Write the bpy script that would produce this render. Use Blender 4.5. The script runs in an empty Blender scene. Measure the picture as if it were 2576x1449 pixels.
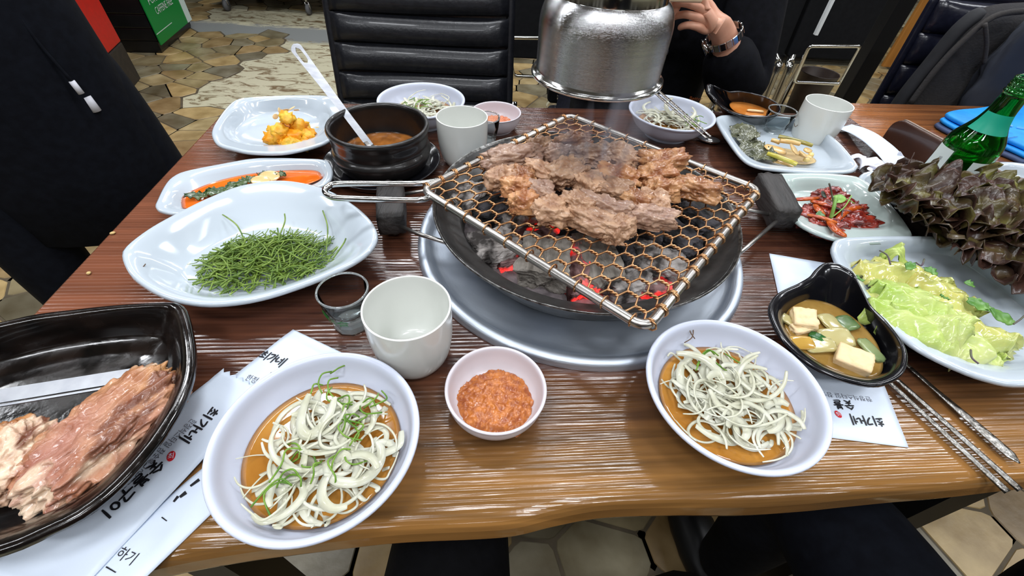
import bpy, bmesh, math, random
import numpy as np
from mathutils import Vector, Matrix, noise as mnoise
random.seed(7); rng = np.random.default_rng(7)
SC = bpy.context.scene
COL = SC.collection
T = 0.75                      # height of the table top (m)

# ---------------------------------------------------------------- camera
FPX, PITCH, ROLL, CAMH = 1101.02, 0.786989, 0.0667723, 0.356688
W, H = 2576, 1449
_F = Vector((0, math.cos(PITCH), -math.sin(PITCH)))
_R0 = Vector((1, 0, 0)); _U0 = Vector((0, math.sin(PITCH), math.cos(PITCH)))
_R = math.cos(ROLL)*_R0 + math.sin(ROLL)*_U0
_U = -math.sin(ROLL)*_R0 + math.cos(ROLL)*_U0
CAM = Vector((0, 0, T + CAMH))
cd = bpy.data.cameras.new('camera'); cam = bpy.data.objects.new('camera', cd); COL.objects.link(cam)
cam.matrix_world = Matrix(((_R.x, _U.x, -_F.x, CAM.x), (_R.y, _U.y, -_F.y, CAM.y), (_R.z, _U.z, -_F.z, CAM.z), (0, 0, 0, 1)))
cd.sensor_width = 36; cd.lens = 36*FPX/W; cd.clip_start = 0.01; cd.clip_end = 60
SC.camera = cam

# ---------------------------------------------------------------- light
SC.view_settings.view_transform = 'Standard'; SC.view_settings.look = 'None'
SC.view_settings.gamma = 1; SC.view_settings.use_curve_mapping = False
SC.view_settings.exposure = 0.0
wd = bpy.data.worlds.new('room_air'); SC.world = wd; wd.use_nodes = True
wd.node_tree.nodes['Background'].inputs[0].default_value = (0.80, 0.86, 1.0, 1)
wd.node_tree.nodes['Background'].inputs[1].default_value = 0.22
def area(name, loc, sx, sy, power, color=(0.93, 0.96, 1.0), rz=0):
    l = bpy.data.lights.new(name, 'AREA'); l.shape = 'RECTANGLE'; l.size = sx; l.size_y = sy
    l.energy = power; l.color = color
    o = bpy.data.objects.new(name, l); o.location = loc; o.rotation_euler = (0, 0, rz); COL.objects.link(o)
    return o
for ix, x in enumerate((-3.2, -1.35, 0.25, 2.1, 3.9)):
    for iy, y in enumerate((-1.2, 1.05, 2.9, 4.8)):
        area('ceiling_lamp', (x, y, 2.62), 1.15, 0.16, 18 if iy < 2 else 14, rz=0.10)
for x, y in ((0.55, -0.3), (-0.5, -0.4), (-0.7, 1.9), (1.3, 1.8)):
    area('ceiling_spot', (x, y, 2.6), 0.3, 0.3, 11)

# ---------------------------------------------------------------- helpers
def ray(x, y): return _F + (x-W/2)/FPX*_R - (y-H/2)/FPX*_U
def at(x, y, z):              # point seen at a pixel on the level plane of height z
    d = ray(x, y); return CAM + d*((z-CAM.z)/d.z)
def aty(x, y, Y):             # point seen at a pixel on the upright plane y = Y
    d = ray(x, y); return CAM + d*(Y/d.y)
def proj(P):
    d = Vector(P)-CAM; z = d.dot(_F)
    return (W/2+FPX*d.dot(_R)/z, H/2-FPX*d.dot(_U)/z, z)
def lin(c):
    return tuple((v/255/12.92 if v/255 <= 0.04045 else ((v/255+0.055)/1.055)**2.4) for v in c[:3]) + (1,)
MATS = {}
def mat(name, c1, c2=None, rough=0.5, metal=0.0, nscale=40, stretch=(1, 1, 1), bump=0.0, bscale=None, spec=0.5, coat=0.0,
        trans=0.0, sss=0.0, ior=1.45, emit=None, es=0.0, lo=0.35, hi=0.65, r2=None, attr=None, aniso=0.0, sheen=0.0, alpha=1.0, detail=6, bstretch=None, sssc=None, orand=0.0):
    if name in MATS: return MATS[name]
    m = bpy.data.materials.new(name); m.use_nodes = True; nt = m.node_tree; N = nt.nodes; L = nt.links
    b = N['Principled BSDF']
    b.inputs['Roughness'].default_value = rough; b.inputs['Metallic'].default_value = metal
    b.inputs['IOR'].default_value = ior; b.inputs['Specular IOR Level'].default_value = spec
    b.inputs['Coat Weight'].default_value = coat; b.inputs['Coat Roughness'].default_value = 0.06
    b.inputs['Transmission Weight'].default_value = trans
    b.inputs['Anisotropic'].default_value = aniso; b.inputs['Sheen Weight'].default_value = sheen
    b.inputs['Alpha'].default_value = alpha
    if sss:
        b.inputs['Subsurface Weight'].default_value = sss; b.inputs['Subsurface Radius'].default_value = sssc or (0.01, 0.006, 0.003)
        b.inputs['Subsurface Scale'].default_value = 0.4
    tc = N.new('ShaderNodeTexCoord'); mp = N.new('ShaderNodeMapping'); mp.inputs['Scale'].default_value = stretch
    L.new(tc.outputs['Object'], mp.inputs['Vector'])
    nz = N.new('ShaderNodeTexNoise'); nz.inputs['Scale'].default_value = nscale; nz.inputs['Detail'].default_value = detail
    L.new(mp.outputs['Vector'], nz.inputs['Vector'])
    rp = N.new('ShaderNodeValToRGB'); rp.color_ramp.elements[0].position = lo; rp.color_ramp.elements[1].position = hi
    rp.color_ramp.elements[0].color = lin(c1); rp.color_ramp.elements[1].color = lin(c2 or c1)
    L.new(nz.outputs['Fac'], rp.inputs['Fac'])
    out = rp.outputs['Color']
    if attr:
        at_ = N.new('ShaderNodeAttribute'); at_.attribute_name = attr
        mx = N.new('ShaderNodeMix'); mx.data_type = 'RGBA'; mx.blend_type = 'MULTIPLY'; mx.inputs[0].default_value = 1
        L.new(out, mx.inputs[6]); L.new(at_.outputs['Color'], mx.inputs[7]); out = mx.outputs[2]
    if orand:   # every piece a little lighter or darker than the next
        oi = N.new('ShaderNodeObjectInfo'); hs = N.new('ShaderNodeHueSaturation'); mv = N.new('ShaderNodeMapRange'); mv.inputs['To Min'].default_value = 1-orand; mv.inputs['To Max'].default_value = 1+orand
        L.new(oi.outputs['Random'], mv.inputs[0]); L.new(mv.outputs[0], hs.inputs['Value']); L.new(out, hs.inputs['Color']); out = hs.outputs['Color']
    L.new(out, b.inputs['Base Color'])
    if r2 is not None:
        mr = N.new('ShaderNodeMapRange'); mr.inputs['To Min'].default_value = rough; mr.inputs['To Max'].default_value = r2
        mr.inputs['From Min'].default_value = 0.35; mr.inputs['From Max'].default_value = 0.65
        L.new(nz.outputs['Fac'], mr.inputs['Value']); L.new(mr.outputs['Result'], b.inputs['Roughness'])
    if bump:
        n2 = N.new('ShaderNodeTexNoise'); n2.inputs['Scale'].default_value = bscale or nscale; n2.inputs['Detail'].default_value = 5
        src = mp
        if bstretch:
            src = N.new('ShaderNodeMapping'); src.inputs['Scale'].default_value = bstretch; L.new(tc.outputs['Object'], src.inputs['Vector'])
        L.new(src.outputs['Vector'], n2.inputs['Vector'])
        bp = N.new('ShaderNodeBump'); bp.inputs['Strength'].default_value = 1.0; bp.inputs['Distance'].default_value = bump
        L.new(n2.outputs['Fac'], bp.inputs['Height']); L.new(bp.outputs['Normal'], b.inputs['Normal'])
    if emit: 
        b.inputs['Emission Color'].default_value = lin(emit); b.inputs['Emission Strength'].default_value = es
    MATS[name] = m
    return m

ORG = {}
def tag(o, label=None, cat=None, group=None, kind=None):
    if label: o['label'] = label
    if cat: o['category'] = cat
    if group: o['group'] = group
    if kind: o['kind'] = kind
    return o
def root(name, loc, label, cat, group=None):
    o = bpy.data.objects.new(name, None); COL.objects.link(o); o.location = loc; ORG[o.name] = Vector(loc)
    o.empty_display_size = 0.02
    return tag(o, label, cat, group)
def mk(name, verts, faces, m, parent=None, smooth=True, colors=None, origin=None):
    """one mesh object from world-space vertices"""
    V = np.asarray([tuple(v) for v in verts], float)
    if parent is not None: o0 = ORG[parent.name]
    elif origin is not None: o0 = Vector(origin)
    else: o0 = Vector(((V[:, 0].min()+V[:, 0].max())/2, (V[:, 1].min()+V[:, 1].max())/2, V[:, 2].min()))
    me = bpy.data.meshes.new(name)
    me.from_pydata((V-np.array(o0)).tolist(), [], [tuple(int(i) for i in f) for f in faces])
    me.validate(); 
    if smooth: me.polygons.foreach_set('use_smooth', [True]*len(me.polygons))
    if colors is not None:
        ca = me.color_attributes.new('Col', 'FLOAT_COLOR', 'POINT')
        ca.data.foreach_set('color', np.asarray([(c[0], c[1], c[2], 1) for c in colors], float).ravel())
    me.materials.append(m)
    o = bpy.data.objects.new(name, me); COL.objects.link(o)
    if parent is not None: o.parent = parent
    else: o.location = o0
    ORG[o.name] = Vector(o0)
    return o
def fixn(o):
    bm = bmesh.new(); bm.from_mesh(o.data); bmesh.ops.recalc_face_normals(bm, faces=bm.faces); bm.to_mesh(o.data); bm.free(); return o
def sub(o, n=1):
    md = o.modifiers.new('sub', 'SUBSURF'); md.levels = n; md.render_levels = n; return o
def bevel(o, w, seg=2):
    md = o.modifiers.new('bev', 'BEVEL'); md.width = w; md.segments = seg; md.limit_method = 'ANGLE'; return o
def solid(o, t):
    md = o.modifiers.new('sol', 'SOLIDIFY'); md.thickness = t; md.offset = 0; return o
def join(*parts):
    V = []; Fc = []
    for v, f in parts:
        n = len(V); V += [tuple(p) for p in v]; Fc += [tuple(i+n for i in q) for q in f]
    return V, Fc
def rings(loops, close_first=False, close_last=False, cyclic=False):
    """skin a list of equal-length closed loops"""
    n = len(loops[0]); V = [tuple(p) for l in loops for p in l]; Fc = []
    m = len(loops)
    for i in range(m if cyclic else m-1):
        a = i*n; b = ((i+1) % m)*n
        for j in range(n):
            k = (j+1) % n
            Fc.append((a+j, a+k, b+k, b+j))
    if close_first: Fc.append(tuple(range(n-1, -1, -1)))
    if close_last: Fc.append(tuple((m-1)*n+j for j in range(n)))
    return V, Fc
def lathe(prof, c, n=64, c0=False, c1=False, wob=0.0):
    ls = []
    for r, z in prof:
        r = max(r, 1e-5)
        ls.append([(c[0]+r*math.cos(2*math.pi*j/n), c[1]+r*math.sin(2*math.pi*j/n), c[2]+z) for j in range(n)])
    return rings(ls, c0, c1)
def smoothprof(p, k=4):
    """Catmull-Rom through profile points"""
    out = []; n = len(p)
    for i in range(n-1):
        a = p[max(i-1, 0)]; b = p[i]; c = p[i+1]; d = p[min(i+2, n-1)]
        for s in range(k):
            t = s/k
            out.append(tuple(0.5*((2*b[q])+(-a[q]+c[q])*t+(2*a[q]-5*b[q]+4*c[q]-d[q])*t*t+(-a[q]+3*b[q]-3*c[q]+d[q])*t**3) for q in range(len(b))))
    out.append(tuple(p[-1])); return out
def closedcurve(p, n):
    """n points evenly along a closed Catmull-Rom curve through p"""
    p = [Vector(q) for q in p]; m = len(p); dense = []
    for i in range(m):
        a, b, c, d = p[i-1], p[i], p[(i+1) % m], p[(i+2) % m]
        for s in range(12):
            t = s/12
            dense.append(0.5*((2*b)+(-a+c)*t+(2*a-5*b+4*c-d)*t*t+(-a+3*b-3*c+d)*t**3))
    L = [0]
    for i in range(len(dense)): L.append(L[-1]+(dense[(i+1) % len(dense)]-dense[i]).length)
    out = []; j = 0
    for k in range(n):
        s = L[-1]*k/n
        while L[j+1] < s: j += 1
        t = (s-L[j])/max(L[j+1]-L[j], 1e-9)
        out.append(dense[j].lerp(dense[(j+1) % len(dense)], t))
    return out
def opencurve(p, k=6):
    return [Vector(q) for q in smoothprof([tuple(q) for q in p], k)]
def tube(pts, r, n=8, closed=False, flat=None, caps=True, flute=0):
    """tube along pts; r number or list; flat=(a,b) section scale"""
    P = [Vector(p) for p in pts]; m = len(P); ls = []
    R = r if isinstance(r, (list, tuple)) else [r]*m
    t0 = None; nrm = None
    for i in range(m):
        if closed: t = (P[(i+1) % m]-P[i-1])
        else: t = P[min(i+1, m-1)]-P[max(i-1, 0)]
        if t.length < 1e-9: t = Vector((0, 0, 1))
        t.normalize()
        if nrm is None:
            ref = Vector((0, 0, 1)) if abs(t.z) < 0.9 else Vector((1, 0, 0))
            nrm = (ref - t*ref.dot(t)).normalized()
        else:
            nrm = nrm - t*nrm.dot(t)
            nrm = nrm.normalized() if nrm.length > 1e-6 else Vector((1, 0, 0))
        bn = t.cross(nrm); a, b = flat or (1, 1)
        l = []
        for j in range(n):
            th = 2*math.pi*j/n
            rr = R[i]*(1-0.08*(j % 2) if flute else 1)
            l.append(P[i] + nrm*(math.cos(th)*rr*b) + bn*(math.sin(th)*rr*a))
        ls.append(l)
    return rings(ls, caps and not closed, caps and not closed, closed)
def box(c, s, rz=0.0, M=None):
    hx, hy, hz = s[0]/2, s[1]/2, s[2]/2
    V = [Vector((x, y, z)) for x in (-hx, hx) for y in (-hy, hy) for z in (-hz, hz)]
    M = M or Matrix.Rotation(rz, 3, 'Z')
    return [tuple(M @ v + Vector(c)) for v in V], [(0, 1, 3, 2), (4, 6, 7, 5), (0, 4, 5, 1), (2, 3, 7, 6), (0, 2, 6, 4), (1, 5, 7, 3)]
def prism(outline, z0, z1, rnd=0.0):
    """level slab from a world outline with softened rims"""
    n = len(outline); c = sum((Vector((p[0], p[1], 0)) for p in outline), Vector())/n
    def lp(ins, z):
        o = []
        for p in outline:
            v = Vector((p[0], p[1], 0))-c; l = v.length
            o.append(c + v*((l-ins)/max(l, 1e-6)) + Vector((0, 0, z)))
        return o
    if rnd <= 0: return rings([lp(0, z0), lp(0, z1)], True, True)
    return rings([lp(rnd, z0), lp(0.3*rnd, z0+0.3*rnd), lp(0, z0+rnd), lp(0, z1-rnd), lp(0.3*rnd, z1-0.3*rnd), lp(rnd, z1)], True, True)
_ico = {}
def ico(n):
    if n not in _ico:
        bm = bmesh.new(); bmesh.ops.create_icosphere(bm, subdivisions=n, radius=1)
        _ico[n] = ([v.co.copy() for v in bm.verts], [tuple(v.index for v in f.verts) for f in bm.faces]); bm.free()
    return _ico[n]
def fbm(p, oct=4):
    return mnoise.fractal(p, 1.0, 2.0, oct)
def blob(c, r, rot=0.0, n=4, amp=0.15, freq=2.0, seed=0, box_=0.0, fiber=0.0, ffreq=14, flatb=True, tilt=(0, 0), oct=4):
    """lumpy solid; box_ squares it, fiber adds ridges along local x"""
    V, Fc = ico(n); out = []
    M = Matrix.Rotation(rot, 3, 'Z') @ Matrix.Rotation(tilt[0], 3, 'X') @ Matrix.Rotation(tilt[1], 3, 'Y')
    off = Vector((seed*7.31, seed*3.17, seed*1.93))
    for v in V:
        u = v.copy()
        if box_:
            m = max(abs(u.x), abs(u.y), abs(u.z)); u = u.lerp(u/m, box_)
        d = 1 + amp*fbm(v*freq+off, oct)
        if fiber:
            d += fiber*(abs(mnoise.noise(Vector((v.x*3, v.y*ffreq, v.z*4))+off)) - 0.25)
            d += fiber*0.5*mnoise.noise(Vector((v.x*12, v.y*5, v.z*5))+off)
        u = u*d
        p = Vector((u.x*r[0], u.y*r[1], u.z*r[2]))
        if flatb and p.z < -r[2]*0.7: p.z = -r[2]*0.7
        out.append(tuple(M @ p + Vector(c)))
    return out, Fc
def dish(name, outline, z_rim, depth, m, parent, well=None, th=0.004, wellscale=0.66, g=((0.0, 0), (0.12, 0.04), (0.3, 0.18), (0.6, 0.6), (0.85, 0.92), (1.0, 1.0)),
         foot=0.5, T0=T, rimz=None, n=96):
    """plate or bowl from a rim outline: inner surface down to a well, outer surface down to a foot ring"""
    O = closedcurve([(p[0], p[1], 0) for p in outline], n)
    c = sum(O, Vector())/n
    if well is None: Wl = [c+(p-c)*wellscale for p in O]
    else: Wl = [Vector((q[0], q[1], 0)) for q in well]; c = sum(Wl, Vector())/n
    sa = lambda q: sum(q[i].x*q[(i+1) % n].y-q[(i+1) % n].x*q[i].y for i in range(n))
    if sa(O)*sa(Wl) < 0: Wl = Wl[::-1]
    k0 = min(range(n), key=lambda i: sum((Wl[(i+k) % n]-O[k]).length for k in range(0, n, 6))); Wl = Wl[k0:]+Wl[:k0]
    rz = rimz or (lambda p: 0)
    zb = z_rim-depth
    ls = []
    fz = T0
    Ft = [c+(p-c)*foot for p in Wl]; Ft2 = [c+(p-c)*(foot*0.98) for p in Wl]
    # outer: foot -> rim
    ls.append([f+Vector((0, 0, fz)) for f in [c+(p-c)*(foot*0.85) for p in Wl]])
    ls.append([f+Vector((0, 0, fz)) for f in Ft]); ls.append([f+Vector((0, 0, max(fz+0.002, zb-th*1.2))) for f in Ft])
    for a, d in reversed(g):
        l = []
        for o, w in zip(O, Wl):
            p = o.lerp(w, a); q = p + (p-c).normalized()*(th*(0.2+0.5*(1-a)))
            l.append(q+Vector((0, 0, z_rim - th - d*depth + rz(o)*(1-a))))
        ls.append(l)
    # rim roll
    ls.append([o+(o-c).normalized()*th*0.55+Vector((0, 0, z_rim-th*0.3+rz(o))) for o in O])
    ls.append([o+Vector((0, 0, z_rim+rz(o))) for o in O])
    ls.append([o-(o-c).normalized()*th*0.7+Vector((0, 0, z_rim-th*0.25+rz(o))) for o in O])
    inner0 = [o-(o-c).normalized()*th for o in O]
    for a, d in g[1:]:
        ls.append([o.lerp(w, a)+Vector((0, 0, z_rim-d*depth+rz(o)*(1-a))) for o, w in zip(inner0, Wl)])
    for s in (0.7, 0.35, 0.02):
        ls.append([c+(w-c)*s+Vector((0, 0, zb-0.0008*(1-s))) for w in Wl])
    V, Fc = rings(ls, True, True)
    ob = mk(name, V, Fc, m, parent)
    return ob, c, Wl, zb
def levelfill(name, dish_outline_fn, z, m, parent=None): pass
def ellipse(c, a, b, rot, n=96):
    return [(c[0]+a*math.cos(2*math.pi*i/n)*math.cos(rot)-b*math.sin(2*math.pi*i/n)*math.sin(rot),
             c[1]+a*math.cos(2*math.pi*i/n)*math.sin(rot)+b*math.sin(2*math.pi*i/n)*math.cos(rot)) for i in range(n)]
def sheet(c, sx, sy, rot, m, name, parent=None, amp=0.01, freq=25, ruffle=0.0, nr=9, seed=0, shape='leaf', nx=26, ny=22, thick=0.0006, curl=0.0, tilt=(0, 0), colfn=None, **kw):
    """thin crumpled leaf or paper"""
    V = []; Fc = []; cs = []
    M = Matrix.Rotation(rot, 3, 'Z') @ Matrix.Rotation(tilt[0], 3, 'X') @ Matrix.Rotation(tilt[1], 3, 'Y'); off = Vector((seed*5.1, seed*2.3, seed))
    for i in range(nx+1):
        for j in range(ny+1):
            u = i/nx; v = j/ny*2-1
            if shape == 'leaf': wdt = (math.sin(math.pi*min(1, 0.08+u*0.87))**0.6)
            elif shape == 'round': wdt = math.sqrt(max(0.02, 1-(2*u-1)**2))
            else: wdt = 1
            x = (u-0.5)*sx; y = v*wdt*sy/2
            e = abs(v)**2.5 if shape != 'rect' else abs(v)
            e = max(e, (u**4 if shape == 'leaf' else 0))
            z = amp*fbm(Vector((x*freq, y*freq, 0))+off, 3) + curl*(v*v)
            ph = (u*nr*2*math.pi*(1 if v > 0 else 1.13)+v*3)
            z += ruffle*e*math.sin(ph+seed)*(1+0.5*math.sin(ph*0.37+seed))
            y += ruffle*0.6*e*math.cos(ph*1.3)
            x += ruffle*0.5*e*math.sin(ph*0.9+1) + ruffle*0.6*e*mnoise.noise(Vector((x*90, y*90, seed)))
            V.append(tuple(M @ Vector((x, y, z)) + Vector(c)))
            if colfn: cs.append(colfn(u, v, z))
    for i in range(nx):
        for j in range(ny):
            a = i*(ny+1)+j; Fc.append((a, a+1, a+ny+2, a+ny+1))
    o = mk(name, V, Fc, m, parent, colors=cs or None, **kw)
    return solid(o, thick)
# ================================================================ SETTING: floor of flagstone print
def floor_mat():
    m = bpy.data.materials.new('floor_worn_vinyl'); m.use_nodes = True; nt = m.node_tree; N = nt.nodes; L = nt.links; b = N['Principled BSDF']
    b.inputs['Roughness'].default_value = 0.35
    tc = N.new('ShaderNodeTexCoord'); sx = N.new('ShaderNodeSeparateXYZ'); L.new(tc.outputs['Object'], sx.inputs[0])
    nz = N.new('ShaderNodeTexNoise'); nz.inputs['Scale'].default_value = 11; nz.inputs['Detail'].default_value = 8; nz.inputs['Roughness'].default_value = 0.7
    nz.inputs['Distortion'].default_value = 1.2
    mp = N.new('ShaderNodeMapping'); mp.inputs['Scale'].default_value = (0.7, 1.6, 1); L.new(tc.outputs['Object'], mp.inputs[0]); L.new(mp.outputs[0], nz.inputs['Vector'])
    rp = N.new('ShaderNodeValToRGB'); e = rp.color_ramp.elements; e[0].position = 0.40; e[0].color = lin((118, 98, 70)); e[1].position = 0.50; e[1].color = lin((196, 190, 162))
    L.new(nz.outputs['Fac'], rp.inputs[0])
    # a bare grey band of worn-through floor
    g = N.new('ShaderNodeMath'); g.operation = 'MULTIPLY_ADD'; g.inputs[1].default_value = 0.35; L.new(nz.outputs['Fac'], g.inputs[0]); L.new(sx.outputs['Y'], g.inputs[2])
    a = N.new('ShaderNodeMapRange'); a.inputs['From Min'].default_value = 3.72; a.inputs['From Max'].default_value = 3.78; L.new(g.outputs[0], a.inputs[0])
    c = N.new('ShaderNodeMapRange'); c.inputs['From Min'].default_value = 4.12; c.inputs['From Max'].default_value = 4.05; L.new(g.outputs[0], c.inputs[0])
    mu = N.new('ShaderNodeMath'); mu.operation = 'MULTIPLY'; L.new(a.outputs[0], mu.inputs[0]); L.new(c.outputs[0], mu.inputs[1])
    mx = N.new('ShaderNodeMix'); mx.data_type = 'RGBA'; L.new(mu.outputs[0], mx.inputs[0]); L.new(rp.outputs[0], mx.inputs[6]); mx.inputs[7].default_value = lin((132, 134, 132))
    L.new(mx.outputs[2], b.inputs['Base Color'])
    return m
fl = mk('floor', [(-7, -5, 0), (7.5, -5, 0), (7.5, 9, 0), (-7, 9, 0)], [(0, 1, 2, 3)], floor_mat(), origin=(0, 0, 0)); tag(fl, kind='structure', label='worn flagstone patterned floor with pale scuffed patches')
stone_m = mat('stone_print', (255, 255, 255), (176, 164, 140), rough=0.34, nscale=9, attr='Col', bump=0.001, bscale=30, lo=0.3, hi=0.72)
grout_m = mat("grout", (74, 64, 48), (92, 80, 60), rough=0.6, nscale=20)
def in_cream(x, y):
    if -1.86+0.06*mnoise.noise(Vector((x*2, y*2, 0))) < x < -0.2 and 2.35-0.9*(x+1.8)*0.3 < y+0.1*mnoise.noise(Vector((x*3, y*3, 4))) < 8: return True
    if x < -1.3 and y > 3.72+0.2*mnoise.noise(Vector((x, 0, 0))) and y < 4.35 and x > -2.75: return True
    if 1.25 < x < 2.6 and 1.3+0.9*(x-1.25) < y < 2.35+0.5*(x-1.25): return True
    return False
def clip(poly, n, d):
    out = []
    for i in range(len(poly)):
        a = poly[i]; b = poly[(i+1) % len(poly)]
        da = a[0]*n[0]+a[1]*n[1]-d; db = b[0]*n[0]+b[1]*n[1]-d
        if da <= 0: out.append(a)
        if (da < 0) != (db < 0) and abs(da-db) > 1e-12:
            t = da/(da-db); out.append((a[0]+(b[0]-a[0])*t, a[1]+(b[1]-a[1])*t))
    return out
seeds = {}
GX, GY = 0.200, 0.128
for i in range(-25, 22):
    for j in range(-1, 39):
        r_ = random.Random(i*977+j*31+5)
        seeds[(i, j)] = ((i+0.5*(j % 2)+r_.uniform(-0.42, 0.42))*GX, (j+r_.uniform(-0.42, 0.42))*GY)
near = []; GV = []; GF = []; farV = []; farF = []; farC = []
PAL = [(182, 162, 120), (160, 146, 112), (196, 170, 120), (140, 132, 108), (170, 144, 102), (150, 142, 120), (202, 174, 122), (130, 122, 100)]
for (i, j), s in seeds.items():
    if in_cream(*s): continue
    poly = [(s[0]-.4, s[1]-.3), (s[0]+.4, s[1]-.3), (s[0]+.4, s[1]+.3), (s[0]-.4, s[1]+.3)]
    for di in (-2, -1, 0, 1, 2):
        for dj in (-2, -1, 0, 1, 2):
            q = seeds.get((i+di, j+dj))
            if (di or dj) and q:
                n = (q[0]-s[0], q[1]-s[1]); l = math.hypot(*n); n = (n[0]/l, n[1]/l)
                mid = ((q[0]+s[0])/2, (q[1]+s[1])/2)
                poly = clip(poly, n, mid[0]*n[0]+mid[1]*n[1]-0.003)
                if len(poly) < 3: break
        if len(poly) < 3: break
    if len(poly) < 3: continue
    px = proj((s[0], s[1], 0)); vis = px[2] > 0.3 and -60 < px[0] < W+60 and -60 < px[1] < H+60
    # under the table is hidden
    if vis and 330 < px[1] < 1230 and px[0] > 420: vis = False
    b_ = len(GV); GV += [(s[0]+(p[0]-s[0])*1.12, s[1]+(p[1]-s[1])*1.12, 0.0006+0.0002*((i*3+j) % 3)) for p in poly]; GF.append(tuple(b_+k for k in range(len(poly))))
    # corners cut a little, top face slightly proud of the joints
    n = len(poly); q = []
    for k in range(n):
        a = Vector((*poly[k], 0)); b = Vector((*poly[(k+1) % n], 0)); q += [a.lerp(b, 0.09), a.lerp(b, 0.91)]
    c = Vector((*s, 0)); m_ = len(q)
    Vv = [p for p in q]+[p+(c-p).normalized()*0.003+Vector((0, 0, 0.003)) for p in q]
    Ff = [(k, (k+1) % m_, m_+(k+1) % m_, m_+k) for k in range(m_)]+[tuple(m_+k for k in range(m_))]
    colr = PAL[(i*7+j*13+(i*j) % 5) % len(PAL)]; rr = random.Random(i*13+j*7).uniform(0.72, 1.08)
    lc = [x*rr for x in lin(colr)[:3]]
    if vis: near.append((px[2], Vv, Ff, lc))
    else: near.append((px[2]+100 if px[2] > 0 else 300, Vv, Ff, lc))
near.sort(key=lambda a: a[0])
k_ = 0
for d, Vv, Ff, lc in near:
    if k_ < 285 and d < 100:
        mk('stone', Vv, Ff, stone_m, parent=fl, smooth=False, colors=[lc]*len(Vv)); k_ += 1
    else:
        b = len(farV); farV += Vv; farF += [tuple(x+b for x in f) for f in Ff]; farC += [lc]*len(Vv)
tag(mk('grout', GV, GF, grout_m, parent=fl, smooth=False), kind='stuff')
tag(mk('stones', farV, farF, stone_m, parent=fl, smooth=False, colors=farC), kind='stuff')

# room shell: ceiling and walls
ceil_m = mat('ceiling_paint', (120, 118, 114), (110, 108, 104), rough=.8, nscale=3)
c_ = mk('ceiling', [(-7, -5, 2.75), (7.5, -5, 2.75), (7.5, 9, 2.75), (-7, 9, 2.75)], [(3, 2, 1, 0)], ceil_m); tag(c_, kind='structure')
def wall_mat(name, c1, c2, sc):
    m = mat(name, c1, c2, rough=.6, nscale=sc, stretch=(1, 1, .02), lo=.46, hi=.54, detail=2); return m
for nm, vs, m_ in (('wall_back', [(-7, 9, 0), (7.5, 9, 0), (7.5, 9, 2.75), (-7, 9, 2.75)], wall_mat('panelled_wall_a', (42, 32, 26), (190, 176, 150), .9)),
                   ('wall_front', [(7.5, -5, 0), (-7, -5, 0), (-7, -5, 2.75), (7.5, -5, 2.75)], wall_mat('panelled_wall_b', (34, 30, 30), (206, 204, 198), 1.1)),
                   ('wall_left', [(-7, -5, 0), (-7, 9, 0), (-7, 9, 2.75), (-7, -5, 2.75)], wall_mat('panelled_wall_c', (60, 40, 30), (196, 190, 176), .8)),
                   ('wall_right', [(7.5, 9, 0), (7.5, -5, 0), (7.5, -5, 2.75), (7.5, 9, 2.75)], wall_mat('panelled_wall_d', (50, 38, 30), (200, 190, 170), .8))):
    tag(mk(nm, vs, [(0, 1, 2, 3)], m_), kind='structure')

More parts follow.
